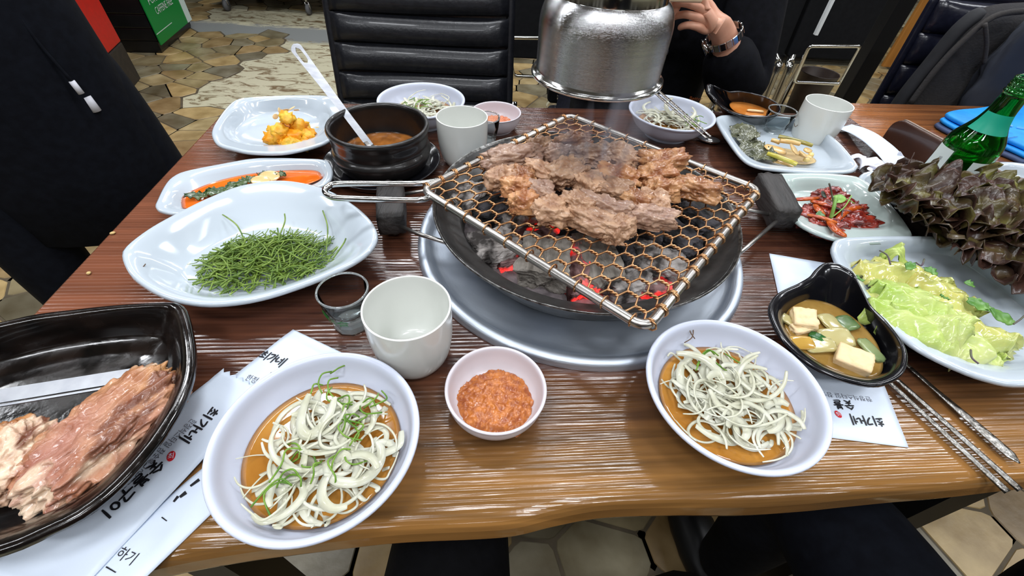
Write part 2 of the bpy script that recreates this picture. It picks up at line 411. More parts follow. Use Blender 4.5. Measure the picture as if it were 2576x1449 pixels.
# ================================================================ TABLE
TA = math.radians(6.2)                                     # the table stands turned against the camera
UX = Vector((math.cos(TA), math.sin(TA), 0)); UY = Vector((-math.sin(TA), math.cos(TA), 0))
def wood_mat(name, dark, mid, honey, h0, h1, frame0):
    m = bpy.data.materials.new(name); m.use_nodes = True; nt = m.node_tree; N = nt.nodes; L = nt.links; b = N['Principled BSDF']
    b.inputs['Roughness'].default_value = 0.18; b.inputs['Coat Weight'].default_value = 0.35; b.inputs['Coat Roughness'].default_value = 0.08
    tc = N.new('ShaderNodeTexCoord'); mp = N.new('ShaderNodeMapping'); mp.inputs['Rotation'].default_value = (0, 0, -TA); L.new(tc.outputs['Object'], mp.inputs[0])
    sx = N.new('ShaderNodeSeparateXYZ'); L.new(mp.outputs[0], sx.inputs[0])
    st = N.new('ShaderNodeMapping'); st.inputs['Scale'].default_value = (1.3, 34, 8); L.new(mp.outputs[0], st.inputs[0])
    n1 = N.new('ShaderNodeTexNoise'); n1.inputs['Scale'].default_value = 2.4; n1.inputs['Detail'].default_value = 7; n1.inputs['Distortion'].default_value = 0.35; L.new(st.outputs[0], n1.inputs['Vector'])
    st2 = N.new('ShaderNodeMapping'); st2.inputs['Scale'].default_value = (2.0, 9, 3); L.new(mp.outputs[0], st2.inputs[0])
    n2 = N.new('ShaderNodeTexNoise'); n2.inputs['Scale'].default_value = 1.6; n2.inputs['Detail'].default_value = 3; L.new(st2.outputs[0], n2.inputs['Vector'])
    r1 = N.new('ShaderNodeValToRGB'); e = r1.color_ramp.elements; e[0].position = 0.36; e[0].color = lin(dark); e[1].position = 0.66; e[1].color = lin(mid)
    L.new(n1.outputs['Fac'], r1.inputs[0])
    r2 = N.new('ShaderNodeValToRGB'); e = r2.color_ramp.elements; e[0].position = 0.34; e[0].color = lin(tuple(v*0.70 for v in honey)); e[1].position = 0.62; e[1].color = lin(honey)
    L.new(n1.outputs['Fac'], r2.inputs[0])
    # honey-coloured sapwood towards the live edge
    ad = N.new('ShaderNodeMath'); ad.operation = 'MULTIPLY_ADD'; ad.inputs[1].default_value = 0.10; L.new(n2.outputs['Fac'], ad.inputs[0]); L.new(sx.outputs['Y'], ad.inputs[2])
    mr = N.new('ShaderNodeMapRange'); mr.interpolation_type = 'SMOOTHSTEP'; mr.inputs['From Min'].default_value = h1+0.05; mr.inputs['From Max'].default_value = h0+0.05; L.new(ad.outputs[0], mr.inputs[0])
    mx = N.new('ShaderNodeMix'); mx.data_type = 'RGBA'; L.new(mr.outputs[0], mx.inputs[0]); L.new(r1.outputs[0], mx.inputs[6]); L.new(r2.outputs[0], mx.inputs[7])
    lx = N.new('ShaderNodeMapRange'); lx.interpolation_type = 'SMOOTHSTEP'; lx.inputs['From Min'].default_value = -0.22; lx.inputs['From Max'].default_value = -0.46; lx.inputs['To Max'].default_value = 0.8
    L.new(sx.outputs['X'], lx.inputs[0]); r3 = N.new('ShaderNodeValToRGB'); e = r3.color_ramp.elements; e[0].position = 0.30; e[0].color = lin(tuple(v*1.25 for v in mid)); e[1].position = 0.7; e[1].color = lin(tuple(v*1.5 for v in mid))
    L.new(n1.outputs['Fac'], r3.inputs[0]); m3 = N.new('ShaderNodeMix'); m3.data_type = 'RGBA'; L.new(lx.outputs[0], m3.inputs[0]); L.new(r1.outputs[0], m3.inputs[6]); L.new(r3.outputs[0], m3.inputs[7]); L.new(m3.outputs[2], mx.inputs[6])
    L.new(mx.outputs[2], b.inputs['Base Color'])
    # brushed raised grain
    st3 = N.new('ShaderNodeMapping'); st3.inputs['Scale'].default_value = (4.5, 150, 10); L.new(mp.outputs[0], st3.inputs[0])
    n3 = N.new('ShaderNodeTexNoise'); n3.inputs['Scale'].default_value = 2.2; n3.inputs['Detail'].default_value = 2.5; n3.inputs['Distortion'].default_value = 0.5; L.new(st3.outputs[0], n3.inputs['Vector'])
    sw = N.new('ShaderNodeMapping'); sw.inputs['Scale'].default_value = (0.09, 1.0, 1.0); L.new(mp.outputs[0], sw.inputs[0])
    wv = N.new('ShaderNodeTexWave'); wv.bands_direction = 'Y'; wv.inputs['Scale'].default_value = 62; wv.inputs['Distortion'].default_value = 5.0; wv.inputs['Detail'].default_value = 2; wv.inputs['Detail Scale'].default_value = 0.5; L.new(sw.outputs[0], wv.inputs['Vector'])
    wm = N.new('ShaderNodeMath'); wm.operation = 'MULTIPLY_ADD'; wm.inputs[1].default_value = 0.55; L.new(wv.outputs['Fac'], wm.inputs[0])
    hm = N.new('ShaderNodeMath'); hm.operation = 'MULTIPLY'; hm.inputs[1].default_value = 0.75; L.new(n3.outputs['Fac'], hm.inputs[0]); L.new(hm.outputs[0], wm.inputs[2])
    n4 = N.new('ShaderNodeTexNoise'); n4.inputs['Scale'].default_value = 260; L.new(mp.outputs[0], n4.inputs['Vector'])
    ma = N.new('ShaderNodeMath'); ma.operation = 'MULTIPLY_ADD'; ma.inputs[1].default_value = 0.07; L.new(n4.outputs['Fac'], ma.inputs[0]); L.new(wm.outputs[0], ma.inputs[2])
    bp = N.new('ShaderNodeBump'); bp.inputs['Distance'].default_value = 0.00048; bp.inputs['Strength'].default_value = 0.9; L.new(ma.outputs[0], bp.inputs['Height'])
    L.new(bp.outputs[0], b.inputs['Normal']); L.new(bp.outputs[0], b.inputs['Coat Normal'])
    return m
TL0 = Vector((-0.475, 0.02, 0))                             # front-left corner of the table
tbl = root('dining_table', (0.0, 0.45, 0), 'long dark brown wooden table with a honey-coloured live front edge', 'table')
table_m = wood_mat('table_wood', (58, 33, 25), (92, 56, 40), (150, 106, 56), -0.315, -0.20, None)
def frontedge(px_list): 
    return [at(x, y, T-0.006) for x, y in px_list]
fe = frontedge([(330, 1452), (560, 1404), (800, 1372), (1000, 1350), (1200, 1341), (1300, 1332), (1400, 1308), (1520, 1287), (1700, 1280), (1880, 1280), (2030, 1271), (2120, 1262), (2260, 1248), (2420, 1234), (2576, 1216)])
bl = at(588, 253, T); left_u = bl.dot(UX); _v = fe[0].dot(UY)
fe = [UX*(left_u+k*.05)+UY*(_v-.012+.006*math.sin(k*1.7))+Vector((0, 0, fe[0].z)) for k in range(0, int((fe[0].dot(UX)-left_u)/.05))] + fe
while (fe[-1]-fe[0]).dot(UX) < 1.165: fe.append(fe[-1]+UX*0.06+UY*0.004*math.sin(len(fe)))
fe = opencurve(fe, 5)
def live(p, drop, ins): return Vector((p.x, p.y, drop)) + UY*ins
br_ = bl+UX*1.165
Vt = []; Ft = []
backpt = lambda p: bl+UX*((p-bl).dot(UX))
NB = 10
sec = [(T-0.040, 0.012), (T-0.030, 0.002), (T-0.018, -0.001), (T-0.008, 0.0015), (T-0.002, 0.0055), (T, 0.012)]
cols_ = []
for idx, p in enumerate(fe):
    s = [live(p, z, ins) for z, ins in sec]
    b = backpt(p); b = Vector((b.x, b.y, T)); f = s[-1]
    # straighten the left end
    s += [f.lerp(b, k/NB) for k in range(1, NB+1)]
    s += [b-Vector((0, 0, 0.040))]
    cols_.append(s)
# clip columns left of the table's end so that the end is straight
Vt, Ft = rings(cols_, True, True)
# rings() closes each column as a loop (under side included)
top = fixn(mk('tabletop', Vt, Ft, table_m, parent=tbl, smooth=False))
bevel(top, 0.003, 2)
leg_m = mat('black_steel', (16, 16, 17), rough=0.4, spec=0.4)
for u, v in ((0.09, 0.10), (1.07, 0.10), (0.09, 0.66), (1.07, 0.66)):
    p = bl+UX*u-UY*(0.76-v); V, F_ = box((p.x, p.y, 0.355), (0.055, 0.055, 0.70), TA); mk('leg', V, F_, leg_m, parent=tbl, smooth=False)
V, F_ = box(tuple(bl+UX*0.58-UY*0.39+Vector((0, 0, -0.055))), (1.0, 0.06, 0.03), TA); mk('rail', V, F_, leg_m, parent=tbl, smooth=False)
# neighbouring table, lighter wood
nt_ = root('neighbour_table', (1.15, 0.75, 0), 'orange-brown wooden table beyond the right end, under a blue folded cloth', 'table')
nb0 = bl+UX*1.19-UY*0.44; 
ol = [nb0+UX*0.0, nb0+UX*1.0, nb0+UX*1.0+UY*0.50, nb0+UY*0.50+UX*0.0]
V, F_ = prism([(p.x, p.y) for p in ol], T-0.04, T-0.001, 0.003)
mk('tabletop', V, F_, wood_mat('neighbour_wood', (84, 48, 26), (122, 76, 42), (130, 80, 44), -3, -2.9, None), parent=nt_, smooth=False)
for u, v in ((0.10, 0.06), (0.92, 0.06), (0.10, 0.44), (0.92, 0.44)):
    p = nb0+UX*u+UY*v; V, F_ = box((p.x, p.y, 0.355), (0.05, 0.05, 0.70), TA); mk('leg', V, F_, leg_m, parent=nt_, smooth=False)
# ================================================================ BARBECUE SET IN THE TABLE
steel = mat('brushed_steel', (208, 218, 232), (220, 228, 238), rough=0.46, metal=1.0, nscale=6, stretch=(1, 1, 30), bump=0.0002, bscale=60, r2=0.6)
chrome = mat('polished_steel', (214, 214, 212), rough=0.13, metal=1.0)
dull = mat('dull_steel', (132, 134, 140), (150, 152, 156), rough=0.36, metal=0.9, nscale=40, stretch=(1, 1, 8))
satin = mat('satin_steel', (176, 172, 166), (196, 192, 188), rough=0.30, metal=1.0, nscale=60)
worn_iron = mat('sooty_iron', (112, 112, 112), (66, 64, 62), rough=0.38, metal=0.85, nscale=22, bump=0.0006, bscale=90, r2=0.55)
worn_edge = mat('worn_rim_steel', (150, 150, 148), (74, 72, 70), rough=0.30, metal=0.9, nscale=160, stretch=(1, 1, 1), bump=0.0004, bscale=300)
copper = mat('copper_wire', (214, 170, 126), (176, 128, 86), rough=0.30, metal=0.95, nscale=50)
BC = Vector((0.081, 0.452, 0))
rd = root('grill_surround', (BC.x, BC.y, T), 'wide grey steel ring plate set into the table under the charcoal brazier', 'grill surround')
V, F_ = lathe(smoothprof([(0.138, 0.001), (0.160, 0.0015), (0.184, 0.0035), (0.191, 0.0085), (0.197, 0.0115), (0.2025, 0.0095), (0.2045, 0.004), (0.2045, 0.0005)], 4), (BC.x, BC.y, T), 128)
mk('ring_plate', V, F_, steel, parent=rd)
bz = root('charcoal_brazier', (BC.x, BC.y, T+0.002), 'round sooty iron brazier with two wooden block handles holding glowing charcoal', 'brazier')
pf = smoothprof([(0.120, 0.004), (0.142, 0.006), (0.152, 0.018), (0.168, 0.044), (0.1785, 0.0575)], 4)
V, F_ = lathe(pf, (BC.x, BC.y, T), 128, True); mk('bowl', V, F_, worn_iron, parent=bz)
V, F_ = lathe(smoothprof([(0.1785, 0.0575), (0.1812, 0.0605), (0.1822, 0.0585), (0.1805, 0.0560), (0.1775, 0.0565)], 4), (BC.x, BC.y, T), 128); mk('rim', V, F_, worn_edge, parent=bz)
V, F_ = lathe(smoothprof([(0.1775, 0.0570), (0.168, 0.047), (0.1545, 0.0405), (0.1500, 0.0385), (0.1480, 0.034), (0.1465, 0.013)], 4), (BC.x, BC.y, T), 128); mk('liner', V, F_, worn_iron, parent=bz)
# ash bed
ash_m = mat('ash', (142, 132, 134), (84, 76, 78), rough=0.95, nscale=60, bump=0.002, bscale=140, detail=8)
V = []; F_ = []
nr_, na = 26, 72
for i in range(nr_+1):
    for j in range(na):
        r = 0.1475*i/nr_; a = 2*math.pi*j/na; x = BC.x+r*math.cos(a); y = BC.y+r*math.sin(a)
        V.append((x, y, T+0.014+0.006*mnoise.noise(Vector((x*30, y*30, 0)))+0.003*mnoise.noise(Vector((x*110, y*110, 0)))))
for i in range(nr_):
    for j in range(na):
        k = (j+1) % na; F_.append((i*na+j, i*na+k, (i+1)*na+k, (i+1)*na+j))
tag(mk('ash_bed', V, F_, ash_m), 'pale grey ash bed at the bottom of the brazier', 'ash', kind='stuff')
# charcoal: grey ash skin, black cores, embers that give off red light
def coal_mat(name, c1, c2, glow, es, ns=45):
    m = mat(name, c1, c2, rough=0.9, nscale=ns, bump=0.003, bscale=70, stretch=(1, 1, 0.35), lo=0.42, hi=0.58, detail=9)
    if glow:
        nt = m.node_tree; N = nt.nodes; L = nt.links; b = N['Principled BSDF']
        tc = N.new('ShaderNodeTexCoord'); nz = N.new('ShaderNodeTexNoise'); nz.inputs['Scale'].default_value = 24; nz.inputs['Detail'].default_value = 4
        L.new(tc.outputs['Object'], nz.inputs['Vector'])
        mr = N.new('ShaderNodeMapRange'); mr.inputs['From Min'].default_value = 0.50; mr.inputs['From Max'].default_value = 0.62; mr.inputs['To Max'].default_value = es
        L.new(nz.outputs['Fac'], mr.inputs[0]); L.new(mr.outputs[0], b.inputs['Emission Strength']); b.inputs['Emission Color'].default_value = lin((255, 34, 26))
    return m
coal_grey = coal_mat('charcoal_grey_ash', (58, 54, 52), (176, 170, 166), False, 0)
coal_dark = coal_mat('charcoal_black', (14, 14, 16), (74, 72, 76), False, 0)
coal_glow = coal_mat('charcoal_glowing', (60, 30, 28), (150, 118, 116), True, 2.0)
coal_plank = mat('charcoal_split_log', (150, 144, 136), (112, 106, 98), rough=0.95, nscale=16, stretch=(9, 1, 9), bump=0.004, bscale=9, bstretch=(16, 1.2, 16))
def coal(px, py, z, r, m, rz=0, tilt=(0, 0), label='', seed=1, bx=0.55, fib=0.06, grp='charcoal pieces in the brazier', name='charcoal'):
    p = at(px, py, T+z)
    V, F_ = blob((p.x, p.y, T+z), r, rz, 5, 0.22, 1.7, seed, bx, fib, 16, False, tilt, 7)
    V = [(x, y, max(zz, T+0.010)) for x, y, zz in V]
    return tag(mk(name, V, F_, m, smooth=False), label, 'charcoal', grp)
coal(1245, 625, .027, (.030, .022, .016), coal_grey, .5, label='ashy crumbled charcoal lump at the left end of the brazier pit', seed=2)
coal(1285, 655, .020, (.018, .011, .009), coal_glow, .5, label='small red glowing ember between the ashy lump and the split log', seed=3)
coal(1370, 595, .026, (.036, .018, .014), coal_glow, .2, label='red glowing charcoal behind the split grey log', seed=4)
coal(1368, 662, .030, (.027, .028, .020), coal_plank, -.10, (0.20, 0), 'square split grey charcoal log nearest the front of the brazier', 5, 0.96, 0.02)
coal(1445, 690, .024, (.018, .034, .018), coal_glow, .25, (0.1, 0), 'narrow red glowing charcoal stick right of the split log', 6, 0.8)
coal(1502, 665, .028, (.022, .036, .018), coal_plank, .22, (0.12, 0), 'long ridged grey charcoal stick beside the glowing one', 7, 0.85, 0.05)
coal(1560, 640, .026, (.026, .024, .018), coal_dark, .8, label='black charcoal chunk in the middle of the brazier', seed=8)
coal(1580, 715, .022, (.030, .018, .014), coal_grey, .4, label='flaky white-grey charcoal close to the near corner of the net', seed=9)
coal(1650, 665, .030, (.032, .022, .018), coal_grey, -.3, label='pale ash-covered charcoal under the right part of the net', seed=10)
coal(1640, 720, .020, (.020, .016, .010), coal_glow, .1, label='faintly red charcoal under the right part of the net', seed=11)
coal(1700, 700, .022, (.028, .018, .014), coal_grey, -.7, label='grey charcoal near the right wall of the pit', seed=12)
coal(1600, 580, .032, (.036, .022, .020), coal_dark, -.4, label='bluish black charcoal lump under the right meat slices', seed=13)
coal(1690, 600, .034, (.034, .020, .018), coal_dark, -.9, label='glossy black charcoal stick under the open right part of the net', seed=14)
coal(1745, 560, .034, (.030, .018, .016), coal_dark, -1.1, label='black charcoal beneath the single meat piece on the right', seed=15)
coal(1250, 530, .030, (.032, .024, .020), coal_dark, .7, label='black charcoal under the left corner of the net', seed=16)
coal(1180, 500, .036, (.028, .020, .016), coal_grey, .9, label='dark grey charcoal against the left wall of the pit', seed=17)
coal(1310, 555, .030, (.028, .022, .018), coal_grey, .1, label='grey charcoal under the front left meat slices', seed=18)
coal(1460, 600, .028, (.030, .022, .018), coal_dark, .0, label='black charcoal under the front middle meat slices', seed=19)
coal(1350, 440, .034, (.042, .028, .018), coal_dark, .3, label='black charcoal at the back left under the meat', seed=20)
coal(1500, 430, .034, (.044, .030, .018), coal_grey, -.2, label='grey charcoal at the back middle under the meat', seed=21)
coal(1400, 370, .030, (.034, .024, .018), coal_grey, .1, label='pale grey charcoal at the back of the pit', seed=22)
coal(1640, 480, .034, (.036, .026, .018), coal_dark, .5, label='black charcoal at the back right of the pit', seed=23)
# brazier handles
wood_black = mat('charred_wood', (52, 48, 46), (30, 28, 27), rough=0.5, nscale=14, stretch=(6, 1, 6), bump=0.0016, bscale=40)
def handle(pts_px, label, up):
    p0, p1 = [at(x, y, T+z) for x, y, z in pts_px]
    ax = (p1-p0); L_ = ax.length; ax.normalize(); sd = ax.cross(Vector((0, 0, 1))).normalized(); M_ = Matrix((sd, ax, Vector((0, 0, 1)))).transposed()
    V, F_ = ico(4); out = []
    for v in V:
        m_ = max(abs(v.x), abs(v.y), abs(v.z)); u = v.lerp(v/m_, 0.72)
        u = u*(1+0.03*mnoise.noise(v*3))
        out.append((p0+p1)/2 + M_ @ Vector((u.x*0.0185, u.y*L_*0.56, u.z*0.0165)))
    o = mk('handle', out, F_, wood_black, parent=bz); o['label'] = label
    return (p0+p1)/2, ax, sd
hL, axL, sL = handle([(985, 478, .026), (985, 566, .026)], 'worn black wooden handle', 1)
hR, axR, sR = handle([(1925, 458, .040), (1975, 552, .032)], 'worn dark wooden handle', 1)
for hc, ax, sd, ends in ((hL, axL, sL, (3.62, 2.86)), (hR, axR, sR, (-0.55, 0.32))):
    for s_, e in zip((-1, 1), ends):
        q = Vector((BC.x+0.170*math.cos(e), BC.y+0.170*math.sin(e), T+0.044))
        st = hc+ax*(0.030*s_)+Vector((0, 0, -0.004))
        if (hc+ax*0.03*s_-q).length > (hc-ax*0.03*s_-q).length: st = hc-ax*0.030*s_+Vector((0, 0, -0.004))
        V, F_ = tube([st, st.lerp(q, 0.5)+Vector((0, 0, -0.002)), q], 0.0026, 8); mk('handle_wire', V, F_, satin, parent=bz)
# ---- the grill net
NZ = T+0.0735
gl, gt, gr, gb = [at(x, y, NZ) for x, y in ((1062, 478), (1432, 291), (1909, 478), (1626, 829))]
net = root('grill_net', tuple((gl+gt+gr+gb)/4), 'square grill of twisted copper-coloured wire in a steel rod frame with a loop handle', 'grill net')
def rounded(pts, r, k=6):
    out = []; n = len(pts)
    for i in range(n):
        a, b, c = pts[i-1], pts[i], pts[(i+1) % n]; d1 = (a-b).normalized(); d2 = (c-b).normalized()
        for s in range(k+1):
            t = s/k; out.append((b+d1*r).lerp(b, t).lerp(b.lerp(b+d2*r, t), t))
    return out
V, F_ = tube(rounded([gl, gb, gr, gt], 0.016), 0.0046, 20, True); mk('frame', V, F_, satin, parent=net)
ca = gl.lerp(gt, 0.115); cb = gl.lerp(gb, 0.045)
hp = [ca, at(1040, 462, NZ+.001), at(860, 462, NZ+.002), at(826, 470, NZ+.002), at(817, 481, NZ+.002), at(828, 493, NZ+.002), at(870, 499, NZ+.002), at(1050, 503, NZ), cb]
V, F_ = tube(opencurve(hp, 5), 0.0034, 10); mk('handle', V, F_, chrome, parent=net)
U_ = (gb-gl); UL = U_.length; U_.normalize(); V_ = (gt-gl); VL = V_.length; V_.normalize()
def gp(u, v): # bilinear on the frame
    return gl.lerp(gb, u/UL).lerp(gt.lerp(gr, u/UL), v/VL)
NW = 25; Wd = VL/(NW+1)*1.0; NP = 10; PU = UL/NP
for k in range(NW):
    pts = []; vc = (k+1)*Wd
    NS = NP*30
    # each wire swings between its two neighbours and twists round them in turn
    for s in range(NS+1):
        u = UL*s/NS; ph = (u/PU) % 1.0
        sg = 1 if k % 2 == 0 else -1
        # centre offset: -1 at phase 0, +1 at phase .5
        d = abs(ph-0.5)*2            # 1 at phase 0, 0 at phase .5
        def hold(t): return 0 if t < 0.34 else (1 if t > 0.66 else (lambda q: q*q*(3-2*q))((t-0.34)/0.32))
        off = (hold(d)*2-1)*-sg
        v = vc+off*Wd*0.5
        tw = 0 ; a = 0.0; r_ = 0.00105
        side = 1 if off > 0 else -1
        if d > 0.62 or d < 0.38:
            q = (ph if ph < 0.5 else ph-1) if d > 0.62 else ph-0.5
            a = q/0.19*math.pi*1.25
            v += -side*r_*math.cos(a)*0.9; z = r_*math.sin(a)*side
        else: z = 0.0
        u2 = min(max(u, 0.0), UL)
        p = gp(u2, min(max(v, 0.001), VL-0.001)); p.z = NZ+z
        pts.append(p)
    # wrap once round the frame rods at both ends
    def wrap(c, dirn):
        w = []
        for s in range(9):
            a = math.pi*2.1*s/8
            w.append(c + dirn*(0.0058*math.sin(a)) + Vector((0, 0, 0.0058*math.cos(a))) + V_*(0.0016*s/8))
        return w
    pts = list(reversed(wrap(pts[0], -U_)))+pts[1:-1]+wrap(pts[-1], U_)
    V, F_ = tube(pts, 0.00100, 6); mk('wire', V, F_, copper, parent=net)
for n_ in range(NP):   # loops tying the outer wires to the two side rods
    for vv in (0, VL):
        if vv == 0 and n_ == 0: continue
        c = gp((n_+0.5)*PU, vv); sgn = 1 if vv == 0 else -1
        pts = []
        for s in range(15):
            a = math.pi*2*s/14; pts.append(c+V_*(sgn*0.0012-0.0062*math.cos(a)*sgn)+Vector((0, 0, 0.0062*math.sin(a)))+U_*0.0008*s/14)
        e = gp((n_+0.5)*PU, vv+sgn*Wd*0.5)
        pts = [e.lerp(pts[0], 0.2)]+pts if False else pts
        V, F_ = tube(pts+[c+V_*sgn*0.006, e], 0.00085, 6); mk('wire_loop', V, F_, copper, parent=net)
# ---- cooked meat
cooked = mat('grilled_pork', (146, 106, 80), (204, 166, 134), rough=0.36, nscale=55, stretch=(1, 1.6, 1), bump=0.0014, bscale=190, lo=0.30, hi=0.68, coat=0.3, sss=0.1, detail=9, orand=.22)
cooked2 = mat('grilled_pork_browned', (146, 88, 52), (212, 160, 112), rough=0.28, nscale=60, bump=0.0014, bscale=170, lo=0.34, hi=0.64, coat=0.5, sss=0.1, detail=9, orand=.2)
cooked3 = mat('grilled_pork_pinkish', (140, 104, 88), (198, 164, 140), rough=0.34, nscale=70, stretch=(1, 1.6, 1), bump=0.0012, bscale=220, lo=0.30, hi=0.68, coat=0.4, sss=0.1, detail=9, orand=.15)
MEAT = [
 (1292, 402, 140, 56, -10, 0, 'wide ridged slice at the left end of the heap'),
 (1350, 378, 66, 44, -30, 0, 'small slice leaning on the wide left one'),
 (1262, 450, 78, 52, -5, 0, 'slice at the left margin below the wide one'),
 (1316, 448, 60, 40, 30, 1, 'small orange-brown curl in the left part'),
 (1368, 442, 100, 48, 28, 0, 'slice with deep cuts left of the centre'),
 (1306, 482, 88, 52, 25, 1, 'glossy golden slice at the left front'),
 (1358, 488, 80, 50, 20, 0, 'ridged slice behind the front square piece'),
 (1316, 517, 70, 40, 5, 1, 'rounded reddish-brown slice hanging over at the left front'),
 (1386, 536, 88, 66, -8, 0, 'square grey-brown chunk at the front left'),
 (1398, 392, 76, 46, 0, 0, 'pinkish slice at the back left of the smoke'),
 (1440, 365, 80, 34, 0, 1, 'small slice at the very back of the heap'),
 (1425, 442, 80, 86, 60, 0, 'pale slice in the thin smoke left of the centre'),
 (1482, 402, 100, 64, 10, 0, 'slice in the thickest smoke'),
 (1546, 398, 104, 66, 25, 0, 'ridged slice at the back right of the smoke'),
 (1476, 462, 90, 62, 70, 0, 'pale stringy slice in the middle of the heap'),
 (1548, 448, 110, 56, 25, 1, 'reddish-brown slice right of the centre'),
 (1540, 488, 100, 50, 35, 0, 'long slice sloping down in the right centre'),
 (1452, 524, 90, 62, 55, 0, 'brown slice at the front middle'),
 (1520, 524, 130, 42, 22, 0, 'long narrow slice in the front middle'),
 (1500, 565, 150, 54, 30, 0, 'long grey-brown slice lowest in the front'),
 (1558, 580, 84, 46, -30, 0, 'frayed pale slice at the front tip of the heap'),
 (1632, 552, 128, 44, 4, 0, 'flat slice at the front right'),
 (1600, 510, 76, 52, 30, 1, 'brown curled slice in front right'),
 (1640, 518, 76, 54, 10, 0, 'oval glossy slice at the right'),
 (1664, 412, 116, 48, -10, 1, 'dark-seared slice at the far right back'),
 (1650, 448, 100, 40, -5, 1, 'striped slice beneath the dark-seared one'),
 (1665, 484, 92, 42, -10, 1, 'golden slice right of the gap'),
 (1752, 482, 106, 62, 28, 1, 'single browned piece apart at the right'),
]
def fatcol(seed, brown):
    return None
for i, (px, py, w, h, ang, br, lb) in enumerate(MEAT):
    z = NZ+0.011+(0.005 if i in (3, 6, 11, 14, 15, 18, 22) else 0)
    p = at(px, py, z); dpt = (p-CAM).dot(_F)
    rx = w*dpt/FPX/2*1.02; ry = h*dpt/FPX/2*1.16
    a = -math.radians(ang)+0.07
    V, F_ = blob((p.x, p.y, z), (rx, ry, 0.0130), a, 5, 0.36, 1.6, i+31, 0.45, 0.20, 9 if br else 13, True, (random.uniform(-.30, .30), random.uniform(-.16, .16)), 7)
    zlo = min(v[2] for v in V); V = [(x, y, zz-zlo+NZ+0.0012+(0.003 if i in (3, 6, 11, 14, 15, 18, 22) else 0)) for x, y, zz in V]
    tag(mk('grilled_meat', V, F_, cooked2 if br else (cooked if i % 3 else cooked3)), 'grilled meat, '+lb, 'meat', 'grilled meat slices on the net')
# ---- suction hood above the grill
hd = root('smoke_extractor_hood', (0.078, 0.50, 0.93), 'polished steel extractor pipe hood with flared lip hanging above the grill', 'extractor hood')
HC = (0.0795, 0.5255, 0.930)
V, F_ = lathe(smoothprof([(0.0690, 0.006), (0.0693, 0.028), (0.0696, 0.046), (0.0690, 0.057), (0.0662, 0.067), (0.0620, 0.0735), (0.0585, 0.0765)], 5), HC, 96); mk('bell', V, F_, mat('hood_steel', (200, 200, 200), (188, 188, 190), rough=0.13, metal=1.0, nscale=5, stretch=(1, 1, 60), r2=0.2, bump=0.00008, bscale=200), parent=hd)
V, F_ = lathe(smoothprof([(0.0690, 0.006), (0.0715, 0.004), (0.0740, 0.0025), (0.0742, 0.0), (0.0725, -0.0012), (0.0700, 0.001), (0.0670, 0.004), (0.0668, 0.05)], 4), HC, 96); mk('lip', V, F_, chrome, parent=hd)
V, F_ = lathe(smoothprof([(0.0585, 0.0765), (0.0580, 0.0775), (0.0580, 0.0885), (0.0610, 0.0895), (0.0615, 0.0925), (0.0590, 0.0955), (0.0560, 0.0975), (0.053, 0.102), (0.053, 1.60)], 4), HC, 96); mk('pipe', V, F_, chrome, parent=hd)
# ---- smoke
sm = bpy.data.materials.new('smoke'); sm.use_nodes = True; nt = sm.node_tree; nt.nodes.clear(); N = nt.nodes; L = nt.links
ou = N.new('ShaderNodeOutputMaterial'); pv = N.new('ShaderNodeVolumePrincipled'); pv.inputs['Color'].default_value = (0.72, 0.72, 0.82, 1); pv.inputs['Anisotropy'].default_value = 0.1
tc = N.new('ShaderNodeTexCoord'); mp = N.new('ShaderNodeMapping'); mp.inputs['Scale'].default_value = (26, 26, 9); L.new(tc.outputs['Object'], mp.inputs[0])
nz = N.new('ShaderNodeTexNoise'); nz.inputs['Scale'].default_value = 1; nz.inputs['Detail'].default_value = 3; nz.inputs['Distortion'].default_value = 1.0; L.new(mp.outputs[0], nz.inputs['Vector'])
mr = N.new('ShaderNodeMapRange'); mr.inputs['From Min'].default_value = 0.50; mr.inputs['From Max'].default_value = 0.72; mr.inputs['To Max'].default_value = 90; L.new(nz.outputs['Fac'], mr.inputs[0])
gr_ = N.new('ShaderNodeTexGradient'); gr_.gradient_type = 'SPHERICAL'; mp2 = N.new('ShaderNodeMapping'); mp2.inputs['Scale'].default_value = (17, 17, 8); mp2.inputs['Location'].default_value = (0, 0, -0.4); L.new(tc.outputs['Object'], mp2.inputs[0]); L.new(mp2.outputs[0], gr_.inputs[0])
mu = N.new('ShaderNodeMath'); mu.operation = 'MULTIPLY'; L.new(mr.outputs[0], mu.inputs[0]); L.new(gr_.outputs['Fac'], mu.inputs[1]); L.new(mu.outputs[0], pv.inputs['Density']); L.new(pv.outputs[0], ou.inputs['Volume'])
sp = at(1490, 400, NZ+0.03); V, F_ = blob((sp.x, sp.y, NZ+0.075), (0.062, 0.058, 0.115), 0, 3, 0.0, 1, 0, flatb=False)
V = [(x, y, max(z, NZ+0.0)) for x, y, z in V]
tag(mk('smoke', V, F_, sm, origin=(sp.x, sp.y, NZ+0.02)), 'thin bluish smoke rising from the meat in the middle of the grill', 'smoke', kind='stuff')
